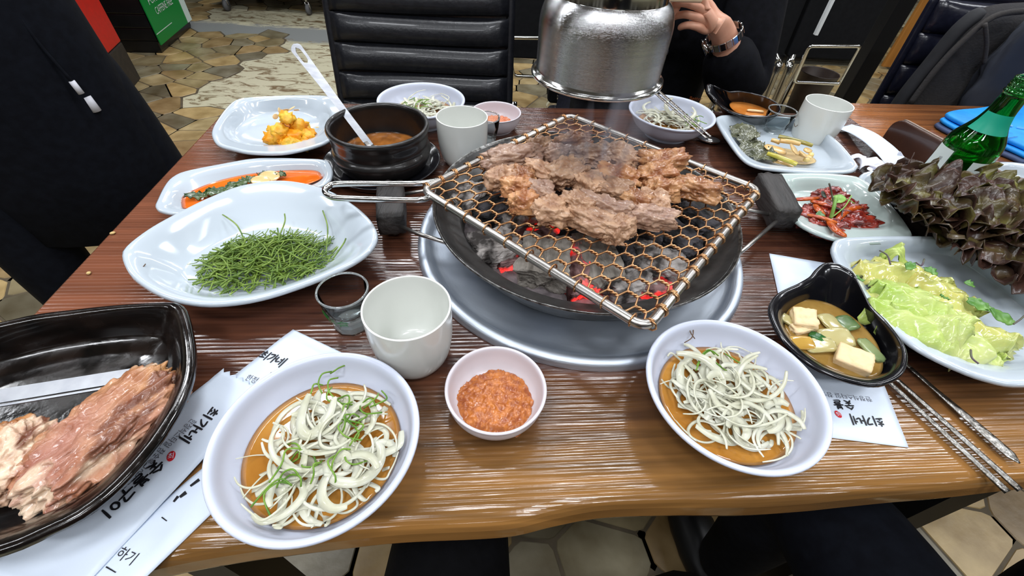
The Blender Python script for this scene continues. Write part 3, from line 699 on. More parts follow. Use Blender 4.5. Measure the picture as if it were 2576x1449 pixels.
# ================================================================ TABLEWARE
porc = mat('white_porcelain', (190, 200, 209), rough=0.12, coat=0.5, spec=0.5)
porc_green = mat('pale_green_porcelain', (186, 200, 196), rough=0.14, coat=0.5)
mela = mat('white_melamine', (203, 209, 226), rough=0.24, spec=0.45)
mela_pink = mat('white_pinkish_melamine', (208, 202, 208), rough=0.25)
cup_m = mat('white_cup_plastic', (220, 222, 217), rough=0.20, coat=0.3)
blackm = mat('black_glazed_melamine', (17, 17, 21), (24, 24, 28), rough=0.17, coat=0.4, nscale=20)
stonep = mat('black_stoneware', (22, 20, 20), (32, 29, 28), rough=0.30, nscale=30, coat=0.25, bump=0.0003, bscale=120)
def thin_glass(name):
    m = bpy.data.materials.new(name); m.use_nodes = True; nt = m.node_tree; nt.nodes.clear(); N = nt.nodes; L = nt.links
    ou = N.new('ShaderNodeOutputMaterial'); tr = N.new('ShaderNodeBsdfTransparent'); tr.inputs[0].default_value = (.93, .95, .95, 1); gl = N.new('ShaderNodeBsdfGlossy'); gl.inputs['Roughness'].default_value = .03
    lw = N.new('ShaderNodeLayerWeight'); lw.inputs[0].default_value = .10; mx = N.new('ShaderNodeMixShader'); L.new(lw.outputs['Fresnel'], mx.inputs[0]); L.new(tr.outputs[0], mx.inputs[1]); L.new(gl.outputs[0], mx.inputs[2]); L.new(mx.outputs[0], ou.inputs[0])
    return m
glass = thin_glass('clear_glass'); glass_rim = mat('solid_glass', (236, 240, 240), rough=0.05, trans=.85, ior=1.45, coat=.5)
broth_soy = mat('soy_broth_liquid', (160, 104, 38), (190, 134, 60), rough=0.04, nscale=18, coat=0.4)
def pt(l, z): return [at(x, y, T+z) for x, y in l]
def fill_level(name, c, r, z, m, lb, cat, seed=0, n=64, wob=0.0, ol=None):
    """liquid surface: level disc slightly raised at the meniscus"""
    ls = []
    for s in (0.02, 0.35, 0.7, 0.93, 1.0):
        l = []
        for j in range(n):
            a = 2*math.pi*j/n
            if ol: p = Vector((c[0], c[1], 0)).lerp(Vector((ol[j % len(ol)][0], ol[j % len(ol)][1], 0)), s)
            else: p = Vector((c[0]+r*s*math.cos(a), c[1]+r*s*math.sin(a), 0))
            l.append((p.x, p.y, z+(0.0006 if s == 1.0 else 0)))
        ls.append(l)
    lo = [(x, y, z-0.004) for x, y, _ in ls[-1]]
    V, F_ = rings([[(x+(c[0]-x)*0.15, y+(c[1]-y)*0.15, zz) for x, y, zz in lo]]+ls[::-1], True, True)
    return tag(fixn(mk(name, V, F_, m)), lb, cat, kind='stuff')
# ---- onion salad bowls
def onion_bowl(c, label):
    r = root('salad_bowl', (c[0], c[1], T), label, 'bowl', 'white onion salad bowls')
    out = smoothprof([(0.036, 0.0), (0.038, 0.0), (0.0385, 0.005), (0.047, 0.0085), (0.060, 0.019), (0.0685, 0.032), (0.0715, 0.0385), (0.0748, 0.0395), (0.0755, 0.0415), (0.0742, 0.0428), (0.0712, 0.0420), (0.0690, 0.0385), (0.0655, 0.028), (0.057, 0.0165), (0.046, 0.0105), (0.030, 0.0085), (0.001, 0.008)], 4)
    V, F_ = lathe(out, (c[0], c[1], T), 96, True, True); mk('bowl_body', V, F_, mela, parent=r)
    return r
ONB = [((-0.138, 0.146), 'large white onion salad bowl at the front left over the paper sleeves', 0.024, 11),
       ((0.196, 0.213), 'large white onion salad bowl between the brazier and the black soup bowl', 0.024, 12),
       ((-0.179, 0.761), 'white onion salad bowl at the far edge in front of the empty ribbed chair', 0.024, 13),
       ((0.261, 0.779), 'white onion salad bowl at the far edge with chopsticks and spoon on it', 0.024, 14)]
for c, lb, lv, sd_ in ONB: onion_bowl(c, lb)
# ---- sauce dishes
def sauce_dish(c, label):
    r = root('sauce_dish', (c[0], c[1], T), label, 'dish', 'small white sauce dishes')
    out = smoothprof([(0.027, 0.0), (0.029, 0.0), (0.030, 0.003), (0.0365, 0.008), (0.0415, 0.018), (0.0430, 0.0285), (0.0437, 0.0305), (0.0425, 0.0312), (0.0405, 0.0295), (0.0385, 0.020), (0.0345, 0.0115), (0.027, 0.0075), (0.001, 0.007)], 4)
    V, F_ = lathe(out, (c[0], c[1], T), 72, True, True); mk('dish_body', V, F_, mela_pink, parent=r)
SDC = [(-0.008, 0.204), (-0.048, 0.757)]
sauce_dish(SDC[0], 'small white dish of chunky orange soybean paste in front of the grill')
sauce_dish(SDC[1], 'small white dish of orange paste at the far edge beside a shot glass')
paste = mat('soybean_paste', (150, 72, 20), (196, 116, 44), rough=0.22, nscale=150, coat=0.5, bump=0.0012, bscale=240)
paste2 = mat('soybean_paste_pale', (204, 116, 78), (222, 146, 104), rough=0.3, nscale=120, coat=0.3, bump=0.0012, bscale=240)
for i, (c, r_, z0) in enumerate(((SDC[0], 0.0355, 0.0135), (SDC[1], 0.031, 0.014))):
    V = []; F_ = []; n = 70
    for a_ in range(n+1):
        for b_ in range(n+1):
            x = (a_/n*2-1); y = (b_/n*2-1)
            k = math.sqrt(max(1e-9, 1-0.5*y*y)); k2 = math.sqrt(max(1e-9, 1-0.5*x*x)); X, Y = x*k, y*k2; rr = math.hypot(X, Y)
            wob_ = 1+0.10*mnoise.noise(Vector((X*1.6, Y*1.6, i*5)))
            px_, py_ = X*r_*wob_, Y*r_*wob_*0.92
            cell = mnoise.voronoi(Vector((px_*330, py_*330, 3+i)))[0][0]
            h = (0.0065*(1-rr**3)+0.0046*max(0, 0.62-cell)+0.0020*mnoise.noise(Vector((px_*190, py_*190, i)))) - (0.004 if rr > 0.98 else 0)
            V.append((c[0]+px_+0.001, c[1]+py_-0.002, T+z0-0.004+h))
    for a_ in range(n):
        for b_ in range(n): q = a_*(n+1)+b_; F_.append((q, q+n+1, q+n+2, q+1))
    tag(mk('bean_paste', V, F_, paste if i == 0 else paste2), ('chunky orange-brown soybean paste in the front sauce dish', 'salmon-coloured paste in the far sauce dish')[i], 'sauce', kind='stuff')
# ---- cups
def cup(c, label, tilt=None):
    r = root('water_cup', (c[0], c[1], T), label, 'cup', 'white water cups')
    out = smoothprof([(0.024, 0.0), (0.0265, 0.0), (0.0285, 0.003), (0.0335, 0.013), (0.0372, 0.034), (0.0383, 0.056), (0.0384, 0.0715), (0.0381, 0.0732), (0.0372, 0.0732), (0.0366, 0.0715), (0.0362, 0.055), (0.0345, 0.034), (0.030, 0.014), (0.021, 0.0065), (0.001, 0.005)], 4)
    V, F_ = lathe(out, (c[0], c[1], T), 72, True, True); mk('cup_body', V, F_, cup_m, parent=r)
cup((-0.090, 0.252), 'white water cup in front of the clear shot glass with green print')
cup((-0.091, 0.634), 'white water cup between the black stone pot and the grill')
cup((0.525, 0.784), 'white water cup behind the perilla leaf plate at the right end')
# ---- shot glasses
def shot(c, label, h=0.050, r=0.0245, printed=False):
    q = root('shot_glass', (c[0], c[1], T), label, 'glass', 'clear shot glasses')
    f = 10; ls = []
    for rr, z, fac in [(0.0165, 0.0, 1), (0.0185, 0.0005, 1), (0.0190, 0.003, 1), (0.0182, 0.010, .6), (0.0195, 0.019, 0.15), (r-0.0018, 0.034, 0), (r-0.0002, h-0.002, 0), (r, h-0.0006, 0), (r-0.0008, h, 0), (r-0.0018, h-0.001, 0), (r-0.0030, 0.034, 0), (0.0172, 0.0195, 0), (0.013, 0.0150, 0), (0.001, 0.0140, 0)]:
        l = []
        for j in range(80):
            a = 2*math.pi*j/80
            fr = math.cos(math.pi/f)/math.cos((a % (2*math.pi/f))-math.pi/f)
            R_ = rr*(1+(fr-1)*fac)
            l.append((c[0]+R_*math.cos(a), c[1]+R_*math.sin(a), T+z*h/0.050))
        ls.append(l)
    V, F_ = rings(ls, True, True); fixn(mk('glass_body', V, F_, glass, parent=q))
    V, F_ = tube([(c[0]+(r-.0008)*math.cos(a*math.pi/24), c[1]+(r-.0008)*math.sin(a*math.pi/24), T+h-.0006) for a in range(48)], .0011, 8, True); fixn(mk('glass_rim', V, F_, glass_rim, parent=q))
    V, F_ = lathe([(.001, .002), (.0178, .002), (.0176, .009), (.0150, .0125), (.001, .0130)], (c[0], c[1], T), 10, True, True); fixn(mk('glass_foot', V, F_, glass_rim, parent=q, smooth=False))
    return q
sg = shot((-0.163, 0.2885), 'clear faceted shot glass with green print beside the front water cup')
shot((-0.062, 0.690), 'clear shot glass half hidden behind the white cup beside the pot')
shot((0.462, 0.800), 'clear shot glass between the black soup bowl and the far right cup')
# ---- stone pot on its base tray, with ladle and soup
PC = (-0.2035, 0.588)
pr_ = root('stone_pot', (PC[0], PC[1], T+0.012), 'black stone pot of brown soup with steel ladle standing on a black base tray', 'pot')
V, F_ = lathe(smoothprof([(0.045, 0.0), (0.056, 0.001), (0.0655, 0.012), (0.0705, 0.026), (0.0695, 0.031), (0.0665, 0.036), (0.0680, 0.043), (0.0685, 0.052), (0.0702, 0.057), (0.0712, 0.0615), (0.0700, 0.0650), (0.0670, 0.0655), (0.0640, 0.062), (0.0632, 0.05), (0.0610, 0.025), (0.048, 0.008), (0.001, 0.006)], 4), (PC[0], PC[1], T+0.011), 96, True, True); mk('pot_body', V, F_, stonep, parent=pr_)
tr_ = root('pot_base_tray', (PC[0]-0.004, PC[1]+0.006, T), 'black round base tray with a raised rim under the stone pot', 'tray')
V, F_ = lathe(smoothprof([(0.060, 0.0), (0.066, 0.0), (0.074, 0.005), (0.0845, 0.016), (0.0862, 0.0185), (0.0845, 0.019), (0.0800, 0.016), (0.072, 0.011), (0.060, 0.010), (0.001, 0.010)], 4), (PC[0]-0.004, PC[1]+0.006, T), 96, True, True); mk('tray_body', V, F_, blackm, parent=tr_)
fill_level('soup', PC, 0.0605, T+0.034, mat('brown_soup', (120, 72, 30), (160, 100, 44), rough=0.08, nscale=60, detail=8, coat=0.3), 'thin brown soybean soup at the bottom of the stone pot', 'soup')
def on_ray(px, py, base, L_):   # the point at distance L_ from base along a pixel's sight line, farther one
    d = ray(px, py).normalized(); m_ = base-CAM; b = d.dot(m_); c = m_.dot(m_)-L_*L_; q = b*b-c
    return CAM+d*(b+math.sqrt(max(q, 0)))
lb0 = at(932, 368, T+0.050); lt0 = on_ray(738, 112, lb0, 0.235)
ld = root('ladle', tuple(lb0), 'flat steel ladle handle with oval hanging hole standing in the stone pot', 'ladle')
dv = (lt0-lb0).normalized(); sd = dv.cross((CAM-lb0).normalized()).normalized(); nn = sd.cross(dv)
def ladleplate():
    Lh = (lt0-lb0).length; outer = []; inner = []
    def wd(s): return 0.0050+0.0042*max(0, (s-0.25)/0.75)**1.4
    stn = [i/24 for i in range(25)]
    V = []; F_ = []
    hole0, hole1 = 0.80, 0.955
    # left edge, hole left, hole right, right edge per station
    ss = [i/60 for i in range(61)]
    for s in ss:
        w = wd(min(s, 0.95))
        if s > 0.95: w = wd(0.95)*math.sqrt(max(0.02, 1-((s-0.95)/0.05)**2))
        hw = 0
        if hole0 < s < hole1:
            t = (s-hole0)/(hole1-hole0); hw = 0.0042*min(1, math.sqrt(max(0, 1-(2*t-1)**4)))
        base = lb0+dv*(Lh*s)
        for off in (-w, -hw, hw, w):
            for k in (-1, 1): V.append(base+sd*off+nn*(0.0006*k))
    for i in range(60):
        a = i*8; b = a+8; hol = hole0 < ss[i] < hole1 or hole0 < ss[i+1] < hole1
        for q in range(3):
            if q == 1 and hol: continue
            if q == 1 and not hol: pass
            F_.append((a+q*2, a+q*2+2, b+q*2+2, b+q*2)); F_.append((a+q*2+1, b+q*2+1, b+q*2+3, a+q*2+3))
        F_.append((a, b, b+1, a+1)); F_.append((a+6, a+7, b+7, b+6))
        if hol: F_.append((a+2, a+3, b+3, b+2)); F_.append((a+4, b+4, b+5, a+5))
    return V, F_
V, F_ = ladleplate(); mk('ladle_handle', V, F_, dull, parent=ld, smooth=False)
lc = lb0-Vector((0, 0, 0.014))+Vector((-0.004, 0.010, 0)); V, F_ = tube([lb0+dv*0.01, lb0-dv*0.006, lb0-dv*0.016+Vector((0, 0.0, -0.004))], 0.0035, 8, flat=(1.6, 0.3)); mk('ladle_neck', V, F_, satin, parent=ld)
V, F_ = lathe(smoothprof([(0.001, 0.0), (0.014, 0.003), (0.022, 0.011), (0.0225, 0.0115), (0.0135, 0.0045), (0.001, 0.0016)], 3), (lc.x, lc.y, T+0.022), 32, True, True); mk('ladle_bowl', V, F_, satin, parent=ld)
# ---- oval leaf-shaped plate
LEAF = [(311, 639), (325, 612), (383, 570), (454, 532), (529, 496), (604, 468), (686, 455), (755, 460), (824, 480), (888, 518), (929, 557), (943, 592), (929, 623), (893, 653), (824, 687), (742, 718), (659, 743), (576, 757), (499, 758), (424, 742), (369, 715), (330, 682)]
r = root('leaf_plate', tuple(at(640, 620, T)), 'large white boat-shaped plate of green seablite at the left', 'plate')
RZL = 0.036
lc_ = at(655, 640, T)
def rzleaf(o):
    d = (o-Vector((lc_.x, lc_.y, 0))); e = d.dot(Vector((0.94, 0.34, 0))); return 0.010*min(1, (e/0.13)**2)
dish('plate_body', [at(x, y, T+RZL+rzleaf(Vector((*at(x, y, T+RZL)[:2], 0)))) for x, y in LEAF], T+RZL, 0.027, porc, r, well=ellipse(at(655, 650, T+0.01), 0.075, 0.050, 0.33), th=0.0045, rimz=rzleaf,
     g=((0, 0), (0.12, 0.12), (0.35, 0.40), (0.65, 0.74), (0.88, 0.95), (1, 1)), foot=0.62)
# ---- rectangular plate of orange kimchi water
r = root('rectangular_plate', tuple(at(620, 480, T)), 'white oblong ribbed plate of leafy greens in orange broth at the left', 'plate')
RECT = [(395, 517), (399, 503), (418, 465), (437, 444), (470, 430), (560, 412), (650, 398), (760, 399), (812, 402), (826, 412), (832, 434), (822, 456), (790, 470), (700, 480), (560, 516), (465, 534), (412, 529)]
RW = closedcurve([tuple(at(x, y, T+0.008)[:2])+(0,) for x, y in [(470, 520), (480, 495), (560, 463), (660, 444), (780, 438), (805, 448), (800, 462), (720, 486), (600, 512), (490, 530)]], 96)
def align(Wp, Op):   # start the well curve near the rim curve's first point
    best = min(range(len(Wp)), key=lambda i: sum(((Wp[(i+k) % len(Wp)]-Op[k]).length) for k in range(0, len(Op), 8)))
    return Wp[best:]+Wp[:best]
def rim_world(l, z, n=96): return closedcurve([tuple(at(x, y, T+z)[:2])+(0,) for x, y in l], n)
RWa = align(RW, rim_world(RECT, 0.026))
dish('plate_body', pt(RECT, 0.026), T+0.026, 0.017, porc, r, well=[p[:2] for p in RWa], th=0.004, foot=0.8, g=((0, 0), (0.08, 0.03), (0.5, 0.42), (0.85, 0.85), (1, 1)))
lw = [Vector((p.x, p.y, 0)) for p in RWa]; cw = sum(lw, Vector())/len(lw)
fill_level('kimchi_broth', (cw.x, cw.y), 0, T+0.0130, mat('orange_broth', (216, 96, 22), (230, 122, 40), rough=0.05, nscale=12, coat=0.4), 'thin orange kimchi broth pooled in the oblong ribbed plate', 'broth', n=96, ol=[((p.x-cw.x)*1.04+cw.x, (p.y-cw.y)*1.06+cw.y) for p in lw])
# ---- pumpkin salad plate
r = root('square_plate', tuple(at(690, 320, T)), 'white cushion-shaped plate with mashed pumpkin at the far left corner', 'plate')
PUMP = [(537, 340), (538, 322), (550, 300), (572, 270), (594, 252), (630, 245), (735, 240), (815, 241), (842, 250), (856, 275), (852, 312), (838, 340), (801, 361), (718, 380), (635, 380), (584, 371), (550, 360)]
PW = align(closedcurve([(*p, 0) for p in ellipse(at(700, 322, T+0.01), 0.063, 0.062, 0.2, 24)], 96), rim_world(PUMP, 0.034))
dish('plate_body', pt(PUMP, 0.034), T+0.034, 0.023, porc, r, well=[p[:2] for p in PW], th=0.0045, foot=0.75, g=((0, 0), (0.22, 0.06), (0.42, 0.2), (0.7, 0.68), (0.9, 0.94), (1, 1)))
# ---- perilla and pickle plate at the back right
r = root('cushion_plate', tuple(at(1980, 370, T)), 'white pointed plate of perilla leaf and pickled stems at the back right', 'plate')
PER = [(1807, 304), (1808, 294), (1822, 290), (1870, 290), (1922, 291), (1975, 294), (2015, 301), (2060, 321), (2110, 358), (2150, 405), (2154, 418), (2140, 427), (2100, 430), (2040, 430), (1960, 424), (1905, 415), (1870, 395), (1835, 350)]
PRW = align(rim_world([(1850, 345), (1870, 325), (1940, 318), (2020, 335), (2075, 385), (2085, 412), (2050, 420), (1970, 416), (1905, 402), (1870, 378)], 0.010), rim_world(PER, 0.034))
dish('plate_body', pt(PER, 0.034), T+0.034, 0.023, porc, r, well=[p[:2] for p in PRW], th=0.0045, foot=0.72, g=((0, 0), (0.10, 0.05), (0.5, 0.5), (0.85, 0.9), (1, 1)))
# ---- red kimchi plate
r = root('teardrop_plate', tuple(at(2110, 520, T)), 'pale greenish-white pointed plate of red spicy salad right of the brazier', 'plate')
KIM = [(1953, 452), (1956, 438), (2000, 436), (2060, 436), (2120, 440), (2164, 448), (2209, 483), (2254, 531), (2286, 575), (2290, 590), (2272, 600), (2220, 604), (2164, 605), (2095, 595), (2026, 567), (1985, 530), (1966, 490)]
KW = align(closedcurve([(*p, 0) for p in ellipse(at(2095, 527, T+0.012), 0.056, 0.046, -0.35, 24)], 96), rim_world(KIM, 0.032))
dish('plate_body', pt(KIM, 0.032), T+0.032, 0.020, porc_green, r, well=[p[:2] for p in KW], th=0.0045, foot=0.75, g=((0, 0), (0.4, 0.06), (0.62, 0.22), (0.8, 0.65), (0.93, 0.94), (1, 1)))
# ---- lettuce salad plate
r = root('salad_plate', tuple(at(2380, 780, T)), 'large white ribbed plate of lettuce salad at the right', 'plate')
SAL = [(2104, 640), (2104, 612), (2116, 601), (2160, 597), (2219, 595), (2310, 595), (2393, 597), (2425, 603), (2480, 643), (2576, 718), (2680, 805), (2740, 870), (2700, 930), (2640, 955), (2560, 962), (2500, 952), (2422, 926), (2306, 868), (2219, 795), (2150, 725)]
SW = align(rim_world([(2165, 680), (2180, 650), (2260, 640), (2380, 645), (2480, 700), (2600, 800), (2610, 880), (2540, 905), (2440, 880), (2330, 830), (2230, 760)], 0.012), rim_world(SAL, 0.036))
dish('plate_body', pt(SAL, 0.036), T+0.036, 0.024, porc, r, well=[p[:2] for p in SW], th=0.0045, foot=0.75, g=((0, 0), (0.08, 0.05), (0.5, 0.5), (0.85, 0.9), (1, 1)))
# ---- handled black bowls
def black_bowl(l, z, well_px, label, depth=0.036, rzf=None):
    q = root('handled_bowl', tuple(at(sum(p[0] for p in l)/len(l), sum(p[1] for p in l)/len(l), T)), label, 'bowl', 'black handled soup bowls')
    O = [at(x, y, T+z+(dz[0] if dz else 0)) for x, y, *dz in l]
    Wl = align(closedcurve([(*p, 0) for p in ellipse(*well_px)], 96), closedcurve([(p[0], p[1], 0) for p in O], 96))
    dish('bowl_body', O, T+z, depth, blackm, q, well=[p[:2] for p in Wl], th=0.0032, foot=0.8, rimz=rzf, g=((0, 0), (0.10, 0.07), (0.35, 0.38), (0.7, 0.80), (0.9, 0.96), (1, 1)))
    return Wl
FB = [(2074, 662, .010), (2090, 660, .010), (2120, 669, .010), (2143, 680, .009), (2152, 698, .006), (2161, 731), (2190, 768), (2233, 812), (2268, 858), (2281, 895), (2272, 932), (2240, 956), (2190, 965), (2103, 944), (2030, 905), (1972, 850), (1943, 795), (1943, 763), (1964, 737), (2016, 713), (2045, 692, .006), (2058, 675, .009)]
fbc = at(2112, 850, T+0.012)
hdl = at(2105, 668, T+0.05)
def rzf1(o):
    d = (o-Vector((hdl.x, hdl.y, 0))).length; return 0.011*max(0, 1-d/0.055)
FBW = black_bowl(FB, 0.043, ((fbc.x, fbc.y), 0.040, 0.040, 0), 'black glazed bowl of tofu soup with a wide grip at the right front', rzf=rzf1)
BB = [(1780, 213, .012), (1791, 211, .012), (1817, 229, .002), (1861, 229), (1919, 241), (1955, 259), (1964, 275), (1950, 288), (1910, 293), (1868, 288), (1826, 273), (1800, 252), (1783, 226, .010)]
bbc = at(1885, 282, T+0.014); hdl2 = at(1785, 214, T+0.055)
def rzf2(o):
    d = (o-Vector((hdl2.x, hdl2.y, 0))).length; return 0.014*max(0, 1-d/0.045)
BBW = black_bowl(BB, 0.043, ((bbc.x, bbc.y), 0.038, 0.038, 0), 'black glazed soup bowl with raised grip at the far right edge', rzf=rzf2)
# ---- black meat platter at the left front
r = root('meat_platter', tuple(at(120, 1080, T)), 'large black glazed platter of raw marinated meat at the front left', 'platter')
MP = [(452, 776), (462, 790), (476, 835), (484, 893), (478, 950), (456, 1007), (420, 1065), (370, 1132), (285, 1221), (200, 1288), (120, 1328), (20, 1372), (-100, 1400), (-260, 1400), (-400, 1330), (-470, 1200), (-440, 1050), (-330, 930), (-160, 850), (0, 812), (90, 793), (190, 781), (300, 772), (390, 769), (440, 770)]
MPW = align(rim_world([(395, 850), (415, 920), (380, 1010), (290, 1120), (180, 1210), (50, 1270), (-120, 1300), (-260, 1220), (-250, 1080), (-120, 960), (60, 890), (250, 850)], 0.016), rim_world(MP, 0.052))
def rzm(o):
    k = at(470, 850, T+0.05); d = (o-Vector((k.x, k.y, 0))).length; return 0.006*max(0, 1-d/0.12)
dish('platter_body', pt(MP, 0.050), T+0.050, 0.036, mat('black_platter_oily', (12, 11, 11), (28, 19, 15), rough=0.10, coat=0.6, nscale=40, bump=0.0004, bscale=90, r2=0.3), r, well=[p[:2] for p in MPW], th=0.005, foot=0.7, rimz=rzm, g=((0, 0), (0.10, 0.10), (0.45, 0.5), (0.8, 0.88), (1, 1)))
# ---- plates half seen at the right
for l_, z_, lb in (([(1722, 862), (1740, 850), (1744, 832), (1740, 824)], .036, 'brown hair-like strand on the inner wall of the right front onion bowl'), ([(1733, 822), (1738, 838), (1748, 852)], .036, 'second brown strand crossing it in the right front onion bowl'), ([(338, 672), (348, 668), (358, 672), (366, 664)], .036, 'dark wavy strand at the left tip of the boat-shaped plate'), ([(1998, 310), (2001, 319), (2012, 308)], .033, 'dark check-shaped speck on the rim of the back right plate')):
    V, F_ = tube(opencurve([at(x, y, T+z_) for x, y in l_], 4), .0005, 5); tag(mk('food_strand', V, F_, mat('brown_strand', (92, 66, 44), rough=.5)), lb, 'food scrap')
r = root('garlic_plate', tuple(at(2265, 470, T)), 'white plate of garlic behind the red lettuce', 'plate')
dish('plate_body', [(p[0], p[1]) for p in ellipse(at(2270, 475, T+0.022), 0.062, 0.050, 0.2, 24)], T+0.024, 0.014, porc, r, wellscale=0.7, th=0.004)
r = root('round_plate', tuple(at(2590, 450, T)), 'plain white plate standing behind the red lettuce at the right margin', 'plate')
dish('plate_body', [(p[0], p[1]) for p in ellipse(at(2600, 452, T+0.045), 0.058, 0.050, 0.3, 24)], T+0.046, 0.018, porc, r, wellscale=0.7, th=0.004, foot=0.8)
# ================================================================ FOOD ON THE TABLE
onion = mat('onion_flesh', (218, 217, 192), (236, 236, 220), rough=0.16, nscale=60, trans=0.30, ior=1.2, coat=0.5)
chive_m = mat('green_chive', (84, 128, 34), (128, 164, 60), rough=0.35, nscale=80)
def ribbon(pts, w, t, up=None):
    """flat curved strip with thickness"""
    P = opencurve(pts, 5); n = len(P)
    return tube(P, [w*(0.35+0.65*math.sin(math.pi*min(1, max(0, (i+0.6)/(n+0.2))))**0.5) for i in range(n)], 6, flat=(1.0, t/w))
def onion_heap(c, z0, R, N, seed, off=(0, 0), big=0.034, hi=0.018):
    rr = random.Random(seed); parts = []
    for i in range(N):
        a = rr.uniform(0, 2*math.pi); d = R*math.sqrt(rr.random())*0.80
        x = c[0]+off[0]+d*math.cos(a); y = c[1]+off[1]+d*math.sin(a)
        ra = rr.uniform(0.010, big); rb = ra*rr.uniform(0.5, 1.0); th = rr.uniform(0, 6.28); span = rr.uniform(1.3, 4.6); w = rr.choice([0.0010, 0.0016, 0.0024, 0.0034, 0.0046])
        hz = z0+hi*(1-(d/R)**2)*rr.uniform(0.35, 1.0)
        tx, ty = rr.uniform(-.3, .3), rr.uniform(-.3, .3)
        pts = []
        for s in range(9):
            q = -span/2+span*s/8; u = ra*math.cos(q)-ra*0.7; v = rb*math.sin(q)
            X = u*math.cos(th)-v*math.sin(th); Y = u*math.sin(th)+v*math.cos(th)
            px_, py_ = x+X, y+Y
            rad = math.hypot(px_-c[0], py_-c[1])
            lim = 0.060
            if rad > lim: px_ = c[0]+(px_-c[0])*lim/rad; py_ = c[1]+(py_-c[1])*lim/rad
            # the wall of the bowl lifts what lies against it
            wall = T+0.0105+max(0, (min(rad, lim)-0.045))*1.2
            pts.append((px_, py_, max(wall, T+hz+tx*X+ty*Y+rr.uniform(-.0008, .0008))))
        parts.append(ribbon(pts, w, 0.0006))
    return join(*parts)
BOWLLAB = ('front left bowl', 'right front bowl', 'far bowl before the ribbed chair', 'far bowl under the chopsticks')
for k, ((c, lb, lv, sd_), Rr, of, N_) in enumerate(zip(ONB, (0.058, 0.058, 0.050, 0.050), ((0.006, -0.006), (0.004, 0.0), (0, 0), (0, 0)), (84, 98, 56, 56))):
    fill_level('soy_dressing', c, 0.0585 if k < 2 else 0.054, T+0.0200, broth_soy, 'amber soy dressing in the '+BOWLLAB[k], 'dressing')
    V, F_ = onion_heap(c, 0.0190, Rr, N_, 40+k, of, hi=0.017 if k != 1 else .021)
    tag(mk('shredded_onion', V, F_, onion), 'tangle of pale sliced onion in the '+BOWLLAB[k], 'onion', kind='stuff')
    rr = random.Random(90+k); parts = []
    spots = {0: [(0.018, 0.024), (0.030, 0.030), (0.0, -0.026), (-0.006, -0.018), (0.02, 0.0), (-0.012, 0.052)], 1: [(0.0, 0.036), (0.002, 0.040)], 2: [(0.0, 0.0), (-0.014, 0.002)], 3: [(0.03, -0.02), (0.035, -0.01)]}[k]
    for sx_, sy_ in spots:
        for q in range(5 if k != 1 else 2):
            x = c[0]+sx_+rr.uniform(-.010, .010); y = c[1]+sy_+rr.uniform(-.010, .010); a = rr.uniform(0, 6.28); L_ = rr.uniform(0.012, 0.026); z = T+0.028+0.008*rr.random()
            pts = [(x+math.cos(a+s*0.35*rr.choice((1, 1.6)))*L_*s/3, y+math.sin(a+s*0.5)*L_*s/3, z+0.004*math.sin(s*1.4)) for s in range(4)]
            parts.append(tube(opencurve(pts, 4), 0.0007, 5))
    V, F_ = join(*parts); tag(mk('chives', V, F_, chive_m), 'thin green chive strips on the onion in the '+BOWLLAB[k], 'chives', kind='stuff')
# ---- green seablite on the boat-shaped plate
sea_m = mat('seablite_green', (70, 102, 30), (134, 158, 66), rough=0.42, nscale=90, coat=0.1, lo=0.3, hi=0.7)
sc_ = at(672, 648, T+0.02); rr = random.Random(3); parts = []
for i in range(430):
    d = math.sqrt(rr.random()); a = rr.uniform(0, 6.28)
    ex = d*0.066*math.cos(a); ey = d*0.040*math.sin(a)
    x = sc_.x+ex*0.94-ey*0.34; y = sc_.y+ex*0.34+ey*0.94
    h = 0.013+0.026*(1-d*d)*rr.random(); th = rr.gauss(0.35, 0.9); L_ = rr.uniform(0.022, 0.050); kv = rr.uniform(-26, 26)
    pts = []; ang = th; X, Y, Z = x-L_/2*math.cos(th), y-L_/2*math.sin(th), h
    for s in range(7):
        pts.append((X, Y, T+max(0.0115, Z)+0.0015*math.sin(s*1.3+i))); ang += kv*L_/6; X += L_/6*math.cos(ang); Y += L_/6*math.sin(ang); Z += rr.uniform(-.0015, .0015)
    r0 = rr.uniform(0.0006, 0.00125)
    parts.append(tube(opencurve(pts, 2), [r0*(1-0.5*q/12) for q in range(13)], 5))
    if i % 3 == 0:
        q = pts[rr.randint(2, 4)]; b = ang+rr.choice((-.8, .8)); parts.append(tube([q, (q[0]+.006*math.cos(b), q[1]+.006*math.sin(b), q[2]+.002), (q[0]+.012*math.cos(b+.3), q[1]+.012*math.sin(b+.3), q[2]+.005)], 0.00055, 5))
for (x0, y0, x1, y1, dz) in ((838, 650, 870, 600, .03), (820, 640, 812, 530, .03), (620, 620, 560, 540, .028), (700, 600, 716, 538, .03), (570, 660, 500, 690, .012), (560, 700, 485, 712, .012), (540, 690, 484, 668, .014)):
    a_, b_ = at(x0, y0, T+0.018), at(x1, y1, T+dz); md = (a_+b_)/2+Vector((0.004, 0.003, 0.004))
    parts.append(tube(opencurve([a_, md, b_], 6), 0.0009, 5))
V, F_ = join(*parts); tag(mk('seasoned_seablite', V, F_, sea_m), 'heap of thin dark green seablite stems on the boat-shaped plate', 'greens', kind='stuff')
